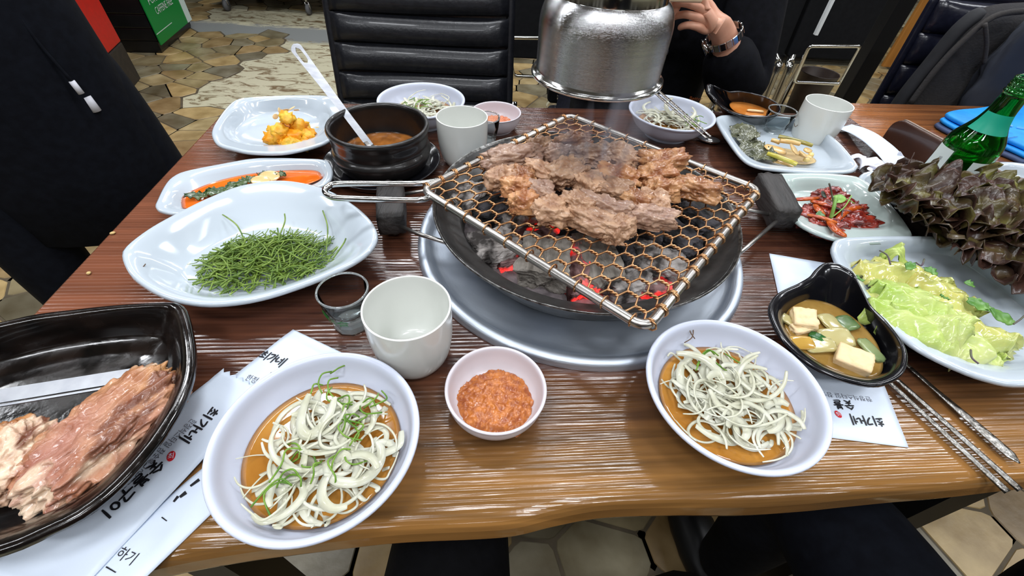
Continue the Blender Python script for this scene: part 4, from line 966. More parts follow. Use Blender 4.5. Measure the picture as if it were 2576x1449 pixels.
# ---- greens in orange broth
leafg = mat('cooked_leaf_green', (44, 66, 36), (92, 110, 62), rough=0.25, nscale=50, coat=0.5, bump=0.001, bscale=120)
radish = mat('kimchi_radish', (216, 180, 120), (232, 200, 146), rough=0.2, nscale=30, coat=0.5)
for i, (px, py, sx_, sy_, rz_, lb) in enumerate([(520, 488, .050, .012, .35, 'long dark stem at the left in the orange broth'), (570, 474, .050, .014, .35, 'dark green leaf in the orange broth'), (615, 458, .040, .016, .5, 'broad dark leaf in the middle of the orange broth'), (640, 470, .030, .010, .2, 'small pale leaf by the middle of the orange broth'), (664, 437, .016, .012, 1.2, 'upright leaf tip behind the radish slice'), (705, 440, .014, .010, .0, 'dark leaf bit right of the radish slice')]):
    p = at(px, py, T+0.018); tag(sheet((p.x, p.y, T+0.019), sx_, sy_, rz_, leafg, 'kimchi_leaf', amp=.004, freq=60, ruffle=.002, seed=i, thick=.0012, nx=16, ny=8), lb, 'vegetable')
for i, (px, py, s_, lb) in enumerate([(678, 441, .013, 'thin round radish slice in the orange broth'), (655, 452, .012, 'smaller radish slice overlapping in the orange broth')]):
    p = at(px, py, T+0.022); V, F_ = blob((p.x, p.y, T+0.021), (s_, s_*.8, .0016), .3, 3, .08, 2, i, tilt=(.25, .1)); tag(mk('radish_slice', V, F_, radish), lb, 'vegetable')
# ---- mashed pumpkin
pump_m = mat('mashed_pumpkin', (236, 150, 14), (238, 196, 70), rough=0.4, nscale=38, sss=0.25, sssc=(0.012, 0.006, 0.002), bump=0.0015, bscale=110, lo=0.40, hi=0.60)
pc_ = at(728, 340, T+0.030); rr = random.Random(5); parts = []
for i in range(34):
    a = rr.uniform(0, 6.28); d = 0.026*math.sqrt(rr.random()); s = rr.uniform(.009, .014); zz = T+0.018+0.044*(1-d/0.028)*rr.random()
    parts.append(blob((pc_.x+d*1.25*math.cos(a), pc_.y+d*math.sin(a)+.002, zz+.004), (s, s*rr.uniform(.7, 1), s*.8), a, 3, .45, 2.4, i, flatb=False))
parts.append(blob((pc_.x, pc_.y+.002, T+.024), (.035, .027, .018), 0, 4, .35, 2.6, 9, flatb=False))
V, F_ = join(*parts); tag(mk('pumpkin_mash', V, F_, pump_m), 'mound of bright orange-yellow mashed pumpkin on the far left plate', 'pumpkin mash', kind='stuff')
alm = mat('almond', (228, 204, 156), (206, 172, 120), rough=0.5, nscale=30)
for i, (px, py, dz, t1, t2, lb) in enumerate([(693, 293, .047, 1.2, .2, 'almond flake leaning at the left of the pumpkin'), (703, 278, .054, 1.3, -.3, 'tall almond flake standing on the pumpkin'), (718, 278, .052, .9, .4, 'greenish seed flake on top of the pumpkin'), (733, 273, .054, .2, .3, 'almond flake lying on top of the pumpkin'), (746, 277, .052, .3, -.5, 'browned almond flake at the right top of the pumpkin'), (729, 312, .044, 1.2, .0, 'pale almond bit in the front of the pumpkin'), (798, 320, .016, .1, 0, 'tiny almond bit on the plate right of the pumpkin')]):
    p = at(px, py, T+dz); V, F_ = blob(tuple(p), (.0065 if i < 5 else .003, .0038 if i < 5 else .002, .0007), i*.9+1.2, 3, .05, 2, i, flatb=False, tilt=(t1, t2)); tag(mk('almond_flake', V, F_, alm), lb, 'almond')
# ---- perilla leaf, pickles
per_m = mat('pickled_perilla', (58, 62, 46), (96, 98, 72), rough=0.22, nscale=60, coat=0.5, bump=0.0012, bscale=120, bstretch=(1, 2, 1))
for i, (px, py, sx_, rz_, tl, lb) in enumerate([(1885, 360, .070, -.9, (.0, .1), 'large dark pickled perilla leaf at the left of the back right plate'), (1905, 388, .062, -.6, (.1, .0), 'second dark perilla leaf beneath the larger one'), (1870, 340, .052, -1.1, (.12, 0), 'dark perilla leaf folded at the rim of the back right plate')]):
    p = at(px, py, T+0.022); tag(sheet((p.x, p.y, T+0.0245+.002*i), sx_, .044, rz_, per_m, 'perilla_leaf', amp=.006, freq=60, ruffle=.0016, nr=14, seed=i+3, thick=.001, tilt=tl), lb, 'leaf')
pk = mat('pickled_stem_tan', (206, 168, 104), (222, 188, 128), rough=0.22, nscale=40, coat=0.5, sss=.15)
pkg = mat('pickled_stem_green', (118, 112, 46), (150, 140, 66), rough=0.25, nscale=40, coat=0.5)
pkl = mat('pickled_stem_olive', (168, 158, 40), (190, 178, 70), rough=0.22, nscale=40, coat=0.5)
cp_ = at(1975, 392, T+.014); fill_level('pickle_brine', (cp_.x+.006, cp_.y), .036, T+0.0150, mat('pickle_brine', (204, 170, 110), (216, 188, 132), rough=0.05, coat=.5), 'pale brown brine under the pickled stems', 'brine', ol=ellipse((cp_.x+.006, cp_.y), .042, .024, -.3, 64))
for i, (x0, y0, x1, y1, z, r_, m_, fl_, lb) in enumerate([(1958, 343, 2044, 366, .033, .0042, pkg, (1, .8), 'dark green pickled stem at the back'), (1962, 354, 2012, 362, .036, .0045, pk, (1, .8), 'thick tan pickled stem at the back'), (1940, 352, 1962, 360, .031, .0040, pk, (1, .8), 'short tan stem end at the left'), (1930, 386, 2005, 414, .030, .0040, pkl, (1, .9), 'olive pickled stem lying in front'), (1945, 405, 1995, 418, .021, .0040, pk, (1.2, .6), 'tan stem under the olive one'), (2002, 385, 2040, 398, .026, .0042, pk, (1.1, .7), 'tan stem at the right end')]):
    a_, b_ = at(x0, y0, T+z), at(x1, y1, T+z-.001); V, F_ = tube([a_, a_.lerp(b_, .3)+Vector((0, 0, .0008)), a_.lerp(b_, .7)+Vector((0, 0, .0008)), b_], [r_*.92, r_, r_, r_*.9], 12, flat=fl_); tag(bevel(mk('pickled_garlic_shoot', V, F_, m_), .0006), 'pickled garlic stem, '+lb, 'pickle')
for i, (px, py, z, rx, ry, rz_, t, lb) in enumerate([(1952, 376, .028, .019, .010, -.2, .1, 'flat pale slice at the left of the pickles'), (1998, 376, .038, .017, .008, 1.2, .5, 'pointed tan slice standing over the pickles'), (2020, 388, .032, .010, .007, 1.4, .4, 'small tan wedge right of the pointed slice'), (2032, 378, .027, .009, .006, .6, .2, 'small tan wedge at the right edge of the pickles')]):
    p = at(px, py, T+z); V, F_ = blob(tuple(p), (rx, ry, .0020), rz_, 3, .12, 1.5, i, .35, flatb=False, tilt=(t, .1)); tag(mk('radish_pickle', V, F_, pk), 'pickled radish, '+lb, 'pickle')
for i, (px, py, z, lb) in enumerate([(2030, 402, .022, 'with a brown dot'), (2040, 390, .024, 'at the far right')]):
    p = at(px, py, T+z); V, F_ = blob(tuple(p), (.006, .0045, .0042), i, 3, .08, 2, i); tag(mk('pickled_garlic', V, F_, mat('pickled_garlic', (230, 204, 130), (216, 186, 110), rough=.25, coat=.4)), 'pale pickled garlic clove '+lb, 'garlic')
# ---- red spicy salad
redm = mat('red_seasoned_meat', (92, 22, 18), (168, 60, 42), rough=0.18, nscale=60, coat=0.7, bump=0.0014, bscale=160)
orng = mat('orange_seasoned_radish', (158, 50, 14), (208, 104, 36), rough=0.2, nscale=70, coat=0.6, bump=0.0006, bscale=160)
for i, (px, py, rx, ry, rz_, lb) in enumerate([(2040, 548, .020, .013, .9, 'dark red chunk at the front left'), (2080, 575, .020, .012, -.3, 'dark red chunk at the front'), (2090, 498, .016, .010, .1, 'dark red chunk at the back'), (2148, 562, .021, .012, -.15, 'marbled red chunk at the front right'), (2140, 535, .014, .010, .3, 'red chunk at the right'), (2105, 540, .022, .014, .0, 'red chunk in the middle')]):
    p = at(px, py, T+.022); V, F_ = blob((p.x, p.y, T+.023+(.005 if i == 5 else 0)), (rx*1.3, ry*1.35, .0125), rz_, 5, .42, 2.2, i+60, .25, .05, 6); tag(mk('seasoned_chunk', V, F_, redm), 'spicy seasoned '+lb+' of the red salad', 'food')
for i, (l, w, lb) in enumerate([([(1996, 502), (2030, 500), (2062, 497)], .0040, 'long strip pointing left at the back'), ([(2040, 505), (2070, 512), (2092, 522)], .0055, 'wide strip in the back'), ([(2052, 515), (2062, 530), (2075, 540)], .0065, 'thick strip at the left'), ([(2165, 522), (2130, 530), (2105, 555)], .0050, 'strip pointing right'), ([(2085, 555), (2105, 580), (2128, 592)], .0068, 'broad strip at the front'), ([(2030, 540), (2070, 548), (2105, 560)], .0035, 'thin strip crossing the chunks'), ([(2170, 520), (2150, 523), (2135, 528)], .0045, 'strip end at the right')]):
    pts = [at(x, y, T+.035+(.003 if k == 1 else 0)) for k, (x, y) in enumerate(l)]; V, F_ = ribbon(pts, w, .0022); tag(mk('radish_strip', V, F_, orng), 'orange seasoned radish, '+lb, 'food')
smear = at(2165, 590, T+.014); V = []; parts = []; rr = random.Random(8)
for i in range(34):
    a_ = at(2120+rr.uniform(-20, 60), 586+rr.uniform(-18, 10), T+.0140); d = Vector((1, rr.uniform(-.1, .25), 0))*rr.uniform(.008, .024)
    zz = T+.0148; e = a_+d; parts.append(tube([(a_.x, a_.y, zz), ((a_.x+e.x)/2, (a_.y+e.y)/2, zz), (e.x, e.y, zz+.0009)], [.0004, .0011, .0003], 6, flat=(1.4, .35)))
V, F_ = join(*parts); tag(mk('sauce_smear', V, F_, orng), 'red sauce smeared on the right of the pointed plate', 'sauce', kind='stuff')
spr = mat('green_sprout', (112, 160, 74), (150, 190, 100), rough=.35, sss=.15); sprd = mat('dark_sprout_stem', (92, 96, 72), (86, 56, 84), rough=.35, nscale=60)
for i, (l, m_, z0, z1, w, lb) in enumerate([([(2095, 545), (2098, 520), (2092, 485), (2086, 462)], sprd, .034, .075, .0011, 'tall dark curved stem'), ([(2090, 548), (2097, 525), (2103, 495)], spr, .036, .060, .0022, 'pale green thick stem'), ([(2095, 545), (2125, 520), (2142, 492)], spr, .036, .055, .0008, 'thin stem pointing right'), ([(2118, 556), (2118, 540), (2122, 522)], sprd, .034, .044, .0008, 'short purple stem'), ([(2100, 505), (2125, 500), (2150, 512)], spr, .048, .040, .0007, 'arching thin stem'), ([(2035, 540), (2055, 548), (2078, 546)], spr, .030, .036, .0006, 'thin stem at the left')]):
    n_ = len(l); V, F_ = tube(opencurve([at(x, y, T+z0+(z1-z0)*k/(n_-1)) for k, (x, y) in enumerate(l)], 5), w, 7); tag(mk('sprout', V, F_, m_), 'sprout on the red salad, '+lb, 'sprout')
for i, (px, py, z, r_, m_, lb) in enumerate([(2110, 500, .048, .0085, spr, 'round light green leaf on the red salad'), (2065, 540, .038, .0068, mat('sprout_leaf', (88, 128, 86), (110, 150, 104), rough=.3), 'oval grey-green leaf at the left of the red salad'), (2072, 490, .042, .0060, mat('dark_leaf', (28, 36, 26), (46, 54, 38), rough=.3), 'nearly black leaf at the back of the red salad'), (2110, 522, .040, .0090, mat('dark_leaf', (28, 36, 26)), 'nearly black leaf in the middle of the red salad')]):
    p = at(px, py, T+z); tag(sheet(tuple(p), r_*2, r_*1.6, i*.8, m_, 'sprout_leaf', amp=.002, freq=80, seed=i, shape='round', thick=.0006, nx=12, ny=8, tilt=(.3, -.2)), lb, 'leaf')
# ---- tofu soups
soup_m = mat('tofu_soup_broth', (128, 96, 42), (156, 124, 66), rough=0.06, nscale=40, coat=.4)
fill_level('soup', (fbc.x, fbc.y), .0475, T+0.0235, soup_m, 'yellow-brown broth in the front black handled bowl', 'soup', ol=[tuple(p_[:2]) for p_ in closedcurve([at(x, y, T+.0245) for x, y in [(1962, 805), (1968, 768), (2005, 752), (2080, 760), (2150, 800), (2205, 860), (2222, 925), (2190, 952), (2110, 936), (2030, 892), (1985, 848)]], 64)])
fill_level('soup', (bbc.x, bbc.y), .040, T+0.0205, mat('tofu_soup_orange', (190, 112, 44), (206, 134, 66), rough=.06, coat=.4), 'orange-brown broth in the far black handled bowl', 'soup')
tofu = mat('tofu', (230, 204, 160), (216, 184, 136), rough=.45, nscale=120, sss=.25, bump=.0004, bscale=300, lo=.5, hi=.8)
radt = mat('soup_radish', (206, 196, 140), (188, 172, 110), rough=.15, nscale=20, trans=.25, coat=.4)
for i, (px, py, z, s, rz_, t, lb) in enumerate([(2150, 902, .030, (.030, .023, .014), -.55, .16, 'smooth tofu block at the front of the soup'), (2025, 800, .031, (.024, .024, .014), -.2, .15, 'pitted tofu block at the back left of the soup'), (2022, 822, .027, (.026, .013, .011), .3, .1, 'broken tofu piece in front of the pitted one')]):
    p = at(px, py, T+z); V, F_ = blob((p.x, p.y, T+z-.003), (s[0]/2, s[1]/2, s[2]/2), rz_, 4, .02 if i == 0 else .13, 3, i, .93 if i == 0 else .8, flatb=False, tilt=(t, -.1)); tag(mk('tofu', V, F_, tofu), lb, 'tofu')
for i, (px, py, rx, ry, rz_, m_, lb) in enumerate([(2092, 812, .011, .013, .3, radt, 'radish square beside the tofu'), (2105, 850, .017, .012, .1, radt, 'wide radish slice in the middle'), (1985, 805, .009, .007, -.6, radt, 'small radish slice at the left rim'), (2062, 868, .016, .009, .1, radt, 'long radish slice low in the middle'), (2192, 880, .008, .014, .4, mat('soup_zucchini', (160, 170, 120), (130, 150, 100), rough=.2, trans=.2), 'greenish slice at the right rim'), (2130, 812, .010, .010, .3, mat('soup_green', (70, 96, 56), (110, 130, 84), rough=.2), 'green zucchini piece at the back'), (2058, 848, .006, .008, .8, mat('leek_green', (24, 76, 30), (50, 110, 44), rough=.2), 'bright green leek bit'), (2015, 862, .013, .008, .0, mat('soup_onion', (188, 150, 70), (170, 130, 56), rough=.12, coat=.4), 'translucent onion ring at the left')]):
    p = at(px, py, T+.026); V, F_ = blob((p.x, p.y, T+.0258), (rx, ry, .0016), rz_, 3, .12, 2, i+5, .6, flatb=False, tilt=(.12*math.sin(i*2), .12*math.cos(i*3))); tag(mk('soup_vegetable', V, F_, m_), 'tofu soup: '+lb, 'vegetable')
p = at(1900, 279, T+.023); V, F_ = blob(tuple(p), (.016, .003, .002), -.1, 3, .1, 2, 4, .5); tag(mk('tofu', V, F_, tofu), 'thin pale tofu strip in the far black bowl', 'tofu')
# ---- lettuce salad
let_m = mat('iceberg_lettuce', (160, 188, 82), (204, 214, 138), rough=.28, nscale=16, sss=.3, sssc=(.006, .008, .002), coat=.3, bump=.0012, bscale=60, bstretch=(1, 3, 1), lo=.35, hi=.62, attr=None)
let_y = mat('dressed_lettuce', (204, 192, 104), (196, 204, 126), rough=.2, nscale=16, sss=.3, coat=.5, bump=.001, bscale=50)
rock = mat('rocket_leaf', (72, 122, 50), (116, 160, 76), rough=.35, nscale=50)
SAL_ = [(2235, 690, .042, .075, .060, -.2, let_y, 'yellowish leaf at the back left'), (2300, 700, .040, .090, .055, -.5, let_y, 'dressed pale leaf at the back'), (2370, 745, .038, .095, .055, -.7, let_y, 'broad pale leaf at the back right'),
        (2300, 752, .044, .085, .050, -.35, let_m, 'bright green curled leaf at the left'), (2335, 780, .046, .095, .055, -.55, let_m, 'crossing green leaf in the middle'),
        (2305, 815, .046, .100, .060, -.55, let_m, 'large smooth leaf at the front left'), (2375, 840, .046, .110, .070, -.62, let_m, 'largest pale green leaf at the front'), (2440, 820, .040, .100, .060, -.75, let_y, 'long leaf at the right side'),
        (2460, 890, .034, .060, .050, -.4, let_m, 'yellow-green curl at the front right'), (2345, 800, .036, .080, .05, -.3, let_m, 'folded leaf in the middle'), (2262, 650, .046, .034, .030, .9, let_m, 'small pointed frilly leaf standing at the back')]
for i, (px, py, z, sx_, sy_, rz_, m_, lb) in enumerate(SAL_):
    p = at(px+2, py-18, T+z-.004); tag(sheet((p.x, p.y, T+z-.004), sx_*.86, sy_*.86, rz_+.0, m_, 'salad_leaf', amp=.012, freq=30, ruffle=.0045, nr=5, seed=i+20, thick=.0008, curl=-.016, nx=30, ny=20, tilt=(.15*math.sin(i), .12*math.cos(i*2)), shape='leaf' if i % 3 else 'round'), 'salad lettuce, '+lb, 'lettuce')
V, F_ = blob(tuple(at(2330, 800, T+.022)[:2])+(T+.022,), (.075, .032, .013), -.5, 4, .3, 2, 3); tag(mk('salad_heart', V, F_, let_y), 'dense middle of the lettuce salad under the leaves', 'lettuce')
for i, (px, py, z, s_, rz_, lb) in enumerate([(2290, 668, .05, .014, .4, 'at the back'), (2345, 680, .048, .015, -.3, 'at the back right'), (2460, 765, .04, .020, -.6, 'at the right'), (2520, 795, .036, .026, -.2, 'biggest, at the right'), (2378, 745, .052, .010, 1.3, 'tiny round one on the pale leaf'), (2440, 715, .046, .014, .3, 'brownish at the right back'), (2162, 700, .04, .012, 1.1, 'beside the bowl grip'), (2490, 780, .038, .018, .9, 'dark green at the right')]):
    p = at(px, py, T+z); tag(sheet(tuple(p), s_, s_*.75, rz_, rock, 'green_sprout_leaf', amp=.003, freq=60, ruffle=.001, seed=i, thick=.0006, nx=12, ny=8, tilt=(.2, .2)), 'small green leaf in the lettuce salad, '+lb, 'leaf')
for i, (l, lb) in enumerate([([(2212, 630), (2232, 642), (2240, 665)], 'dark curved sprout stem at the back left of the salad'), ([(2304, 660), (2318, 668), (2325, 652)], 'nearly black sprout at the back of the salad'), ([(2442, 880), (2445, 900), (2462, 915)], 'dark sprout on the front rim of the salad'), ([(2550, 815), (2565, 805), (2576, 795)], 'purple stem at the right of the salad')]):
    V, F_ = tube(opencurve([at(x, y, T+.05 if i < 2 else T+.040) for x, y in l], 5), .0009, 6); tag(mk('sprout', V, F_, sprd), lb, 'sprout')
# ---- red leaf lettuce heap
def redleaf(i, c, sx_, sy_, rz_, tl, seed, green, lb, ruf=.009):
    ca_ = lin((40, 28, 27))[:3]; cb_ = lin((92, 62, 50))[:3]; cg = lin((150, 158, 62))[:3]; cm = lin((96, 82, 46))[:3]
    def cf(u, v, z):
        e = max(abs(v)**1.5, u**3); k = 0.5+0.5*mnoise.noise(Vector((u*6+seed, v*6, z*60)))
        a_ = [x*(1-k)+y*k for x, y in zip(ca_, cb_)]
        inner = [x*(1-k)+y*k for x, y in zip(cm, cg)]
        g_ = max(0, min(1, green*(1.5-e*1.2)+0.5*mnoise.noise(Vector((u*3, v*3, seed)))))
        return [x*(1-g_)+y*g_ for x, y in zip(a_, inner)]
    m_ = mat('red_lettuce', (255, 255, 255), (190, 190, 190), rough=.32, nscale=40, attr='Col', coat=.1, bump=.0014, bscale=90)
    return tag(sheet(c, sx_, sy_, rz_, m_, 'lettuce_leaf', amp=.015, freq=30, ruffle=ruf*(.8+.4*((seed*7) % 5)/5), nr=5+(seed*3) % 5, seed=seed, thick=.0007, curl=.012, nx=54, ny=40, tilt=tl, colfn=cf), lb, 'lettuce', 'red lettuce leaves')
RL = [(2330, 500, .050, .17, .12, -.25, (.1, .1), .15, 'dark red lettuce leaf at the left end of the heap'), (2300, 478, .062, .10, .09, .4, (.2, -.1), .05, 'brown frilly lettuce leaf tip by the garlic plate'),
      (2400, 520, .060, .20, .13, -.35, (.15, 0), .25, 'red lettuce leaf in the middle of the heap'), (2440, 580, .060, .22, .14, -.55, (.2, .05), .1, 'purplish lettuce leaf in the centre'),
      (2500, 640, .055, .22, .15, -.7, (.25, .05), .05, 'darkest purple lettuce leaf beside the salad plate rim'), (2560, 700, .050, .20, .14, -.8, (.2, 0), .05, 'purple lettuce leaf at the right margin of the picture'),
      (2380, 560, .066, .20, .10, -.45, (.1, .1), .1, 'ruffled red lettuce leaf over the middle'), (2470, 524, .050, .18, .09, -.15, (.05, .1), .95, 'green-centred lettuce leaf at the top right of the heap'),
      (2385, 500, .050, .14, .08, -.1, (.1, .1), 1.1, 'olive-green lettuce leaf on top of the heap'), (2500, 484, .052, .09, .06, .35, (.0, .2), 1.6, 'light green lettuce leaf tip pointing to the upper right'),
      (2530, 545, .066, .14, .09, -.3, (.1, .2), 1.1, 'yellow-green lettuce leaf edge at the right'), (2420, 620, .052, .20, .10, -.6, (.3, 0), .3, 'lettuce leaf with green frill above the salad plate'),
      (2340, 540, .050, .16, .10, -.5, (.2, .1), .1, 'dark lettuce leaf along the red salad plate'), (2555, 600, .060, .20, .12, -.6, (.2, .1), .15, 'reddish lettuce leaf at the right side'), (2500, 590, .068, .16, .10, -.4, (.2, -.1), .15, 'frilly brown lettuce leaf in the right centre')]
for i, (px, py, z, sx_, sy_, rz_, tl, gr__, lb) in enumerate(RL):
    if py > 530: px, py = px+22, py-38
    p = at(px, py, T+z); redleaf(i, (p.x, p.y, T+z), sx_*.8, sy_*.8, rz_, tl, i*3+1, gr__, lb)
p = at(2430, 570, T+.03); tr2 = [(q[0], q[1]) for q in ellipse((p.x+.055, p.y-.0), .125, .085, -.6, 40)]
r = root('lettuce_basket', (p.x+.03, p.y, T), 'shallow dark basket tray holding the red lettuce', 'tray')
dish('tray_body', tr2, T+.030, .022, mat('dark_basket', (40, 34, 30), (60, 50, 42), rough=.6, nscale=60, bump=.001, bscale=150), r, wellscale=.85, th=.004, foot=.9)
gar = mat('garlic', (236, 220, 160), (226, 200, 120), rough=.3, nscale=30, sss=.2, coat=.3)
for i, (px, py, rz_, lb) in enumerate([(2255, 462, .8, 'pointed garlic clove standing in the plate behind the lettuce'), (2285, 472, .2, 'flat garlic piece to the right in the same plate'), (2240, 470, 1.6, 'garlic piece at the left edge of the same plate'), (2275, 482, .5, 'small garlic piece in front beside the lettuce')]):
    p = at(px, py, T+.022); V, F_ = blob((p.x, p.y, T+.020), (.012, .006, .005), rz_, 3, .15, 2, i, .2, flatb=False, tilt=(.2, .3)); tag(mk('garlic_clove', V, F_, gar), lb, 'garlic')
# ---- raw marinated meat on the black platter
def rawmat(name):
    m = mat(name, (255, 255, 255), (214, 190, 180), rough=.30, nscale=60, coat=.35, sss=.1, bump=.0020, bscale=130, attr='Col'); return m
def rawmeat(c, r_, rz_, seed, lb, amp=.22):
    V, F_ = blob(c, r_, rz_, 6, amp, 1.8, seed, .35, .16, 7, True, (0, 0), 7)
    pink = lin((190, 138, 120))[:3]; org = lin((198, 146, 94))[:3]; fat = lin((236, 212, 184))[:3]; dk = lin((134, 86, 64))[:3]; cs = []
    M_ = Matrix.Rotation(-rz_, 3, 'Z')
    for v in V:
        q = M_ @ (Vector(v)-Vector(c)); q = Vector((q.x*14, q.y*38, q.z*30))
        a_ = mnoise.fractal(q+Vector((seed, 0, 0)), .9, 2.2, 5); b_ = mnoise.fractal(q*1.4+Vector((0, 9, seed)), .9, 2.1, 5); d_ = mnoise.noise(q*.5+Vector((5, seed, 0)))
        k = min(1, max(0, .5+d_*1.6+q.y*.35)); col = [x*(1-k)+y*k for x, y in zip(pink, org)]
        f = min(1, max(0, (a_-.02)*5)); col = [x*(1-f)+y*f for x, y in zip(col, fat)]
        g_ = min(1, max(0, (b_-.22)*4)); col = [x*(1-g_)+y*g_ for x, y in zip(col, dk)]; cs.append(col)
    return tag(mk('raw_meat', V, F_, rawmat('raw_marinated_meat'), colors=cs), lb, 'meat', 'raw marinated meat')
a_, b_ = at(95, 1250, T+.032), at(415, 945, T+.040); md = (a_+b_)/2; dd = (b_-a_); rawmeat((md.x, md.y, T+.036), (dd.length*.56, .031, .017), math.atan2(dd.y, dd.x), 4, 'long slab of raw marinated meat with fat streaks on the black platter', amp=.2)
a_, b_ = at(-60, 1290, T+.030), at(90, 1060, T+.038); md = (a_+b_)/2; dd = (b_-a_); rawmeat((md.x-.006, md.y, T+.034), (dd.length*.52, .026, .015), math.atan2(dd.y, dd.x), 9, 'second piece of raw marinated meat cut by the left margin', amp=.22)
# ================================================================ PAPER SLEEVES, CUTLERY, BOTTLE
paper = mat('white_coated_paper', (220, 231, 246), rough=0.38, nscale=14, bump=.0009, bscale=34, spec=.4)
ink = mat('black_ink', (26, 26, 32), rough=.5); inkg = mat('grey_ink', (98, 98, 108), rough=.5); inkr = mat('red_ink', (208, 32, 44), rough=.5)
green_ink = mat('green_print', (26, 128, 52), rough=.35)
BR = {  # brush strokes of each syllable in a unit square
 '최': [[(.32, .98), (.42, .88)], [(.08, .76), (.62, .80)], [(.42, .78), (.10, .46)], [(.34, .64), (.62, .50)], [(.34, .46), (.33, .28)], [(.02, .24), (.66, .30)], [(.86, 1.0), (.80, .02)]],
 '가': [[(.08, .80), (.52, .86), (.42, .52), (.12, .20)], [(.76, 1.0), (.70, .02)], [(.74, .55), (1.0, .56)]],
 '네': [[(.08, .84), (.10, .34), (.46, .46)], [(.38, .66), (.62, .66)], [(.64, .92), (.58, .12)], [(.90, 1.02), (.80, -.08)]],
 '숯': [[(.52, 1.0), (.14, .68)], [(.48, .88), (.84, .70)], [(.02, .56), (.98, .60)], [(.50, .58), (.48, .44)], [(.42, .42), (.56, .38)], [(.22, .30), (.76, .33)], [(.50, .32), (.16, .0)], [(.46, .22), (.82, .02)]],
 '불': [[(.28, 1.0), (.30, .66)], [(.70, 1.0), (.68, .66)], [(.30, .82), (.70, .84)], [(.30, .66), (.70, .67)], [(.02, .53), (.98, .56)], [(.50, .54), (.49, .42)], [(.24, .38), (.76, .40), (.72, .24), (.28, .22), (.26, .04), (.80, .06)]],
 '구': [[(.16, .88), (.80, .94), (.70, .56)], [(.0, .44), (1.0, .48)], [(.52, .46), (.44, .0)]],
 '이': [[(.44, .76), (.26, .84), (.10, .62), (.20, .34), (.40, .34), (.50, .58), (.42, .78)], [(.90, 1.0), (.82, .06)]],
 '처': [[(.28, .98), (.40, .90)], [(.06, .74), (.60, .78)], [(.40, .76), (.06, .30)], [(.32, .56), (.60, .38)], [(.66, .54), (.88, .56)], [(.92, 1.0), (.86, .0)]],
 '음': [[(.5, 1.0), (.28, .90), (.32, .70), (.62, .70), (.70, .90), (.5, 1.0)], [(.04, .54), (.96, .57)], [(.24, .38), (.26, .04), (.74, .06), (.76, .40), (.24, .38)]],
 '럼': [[(.08, .96), (.50, .98), (.48, .76), (.12, .72), (.10, .50), (.54, .52)], [(.62, .76), (.84, .76)], [(.90, 1.0), (.86, .46)], [(.26, .36), (.28, .04), (.84, .06), (.86, .38), (.26, .36)]],
}
def brush_word(word, size, adv, w=.075):
    """flat ribbons of brush writing laid out along x"""
    V = []; F_ = []; x0 = 0
    for ch in word:
        for st in BR.get(ch, []):
            P = opencurve([(p[0], p[1], 0) for p in st], 6) if len(st) > 2 else [Vector((*st[0], 0)).lerp(Vector((*st[1], 0)), t/5) for t in range(6)]
            n = len(P); b = len(V)
            for i, p in enumerate(P):
                t = (P[min(i+1, n-1)]-P[max(i-1, 0)]).normalized(); q = Vector((-t.y, t.x, 0)); u = i/(n-1)
                ww = w*(0.55+0.6*math.sin(math.pi*(0.25+u*0.62)))*0.9
                for s in (-1, 1): V.append(((p.x+q.x*ww*s)*size+x0, (p.y+q.y*ww*s)*size))
            for i in range(n-1): F_.append((b+i*2, b+i*2+1, b+i*2+3, b+i*2+2))
        x0 += adv*size
    return V, F_
_tc = {}
def type_word(word, size):
    """printed word as flat mesh outline from the built-in typeface"""
    cu = bpy.data.curves.new('lettering', 'FONT'); cu.body = word; cu.size = size; cu.resolution_u = 2
    o = bpy.data.objects.new('lettering', cu); COL.objects.link(o)
    dg = bpy.context.evaluated_depsgraph_get(); me = bpy.data.meshes.new_from_object(o.evaluated_get(dg))
    V = [(v.co.x, v.co.y) for v in me.vertices]; F_ = [tuple(p.vertices) for p in me.polygons]
    bpy.data.objects.remove(o); bpy.data.curves.remove(cu); bpy.data.meshes.remove(me)
    return V, F_
def fitw(VF, w, h=None):
    mx = max(v[0] for v in VF[0]); mi = min(v[0] for v in VF[0]); k = w/(mx-mi); return ([((x-mi)*k, y*(h or 1)) for x, y in VF[0]], VF[1])
def lay(name, VF, start, dirv, hfun, m, parent, flip=1, lift=.00045, label=None):
    """lay flat writing on a surface: start point, reading direction, height function"""
    d = Vector((dirv[0], dirv[1], 0)).normalized(); u = Vector((-d.y, d.x, 0))*flip
    out = []
    for x, y in VF[0]:
        p = Vector((start[0], start[1], 0))+d*x+u*y; out.append((p.x, p.y, hfun(p.x, p.y)+lift))
    if not VF[1]: return None
    o = mk(name, out, VF[1], m, parent, smooth=False)
    if label: o['label'] = label
    return o
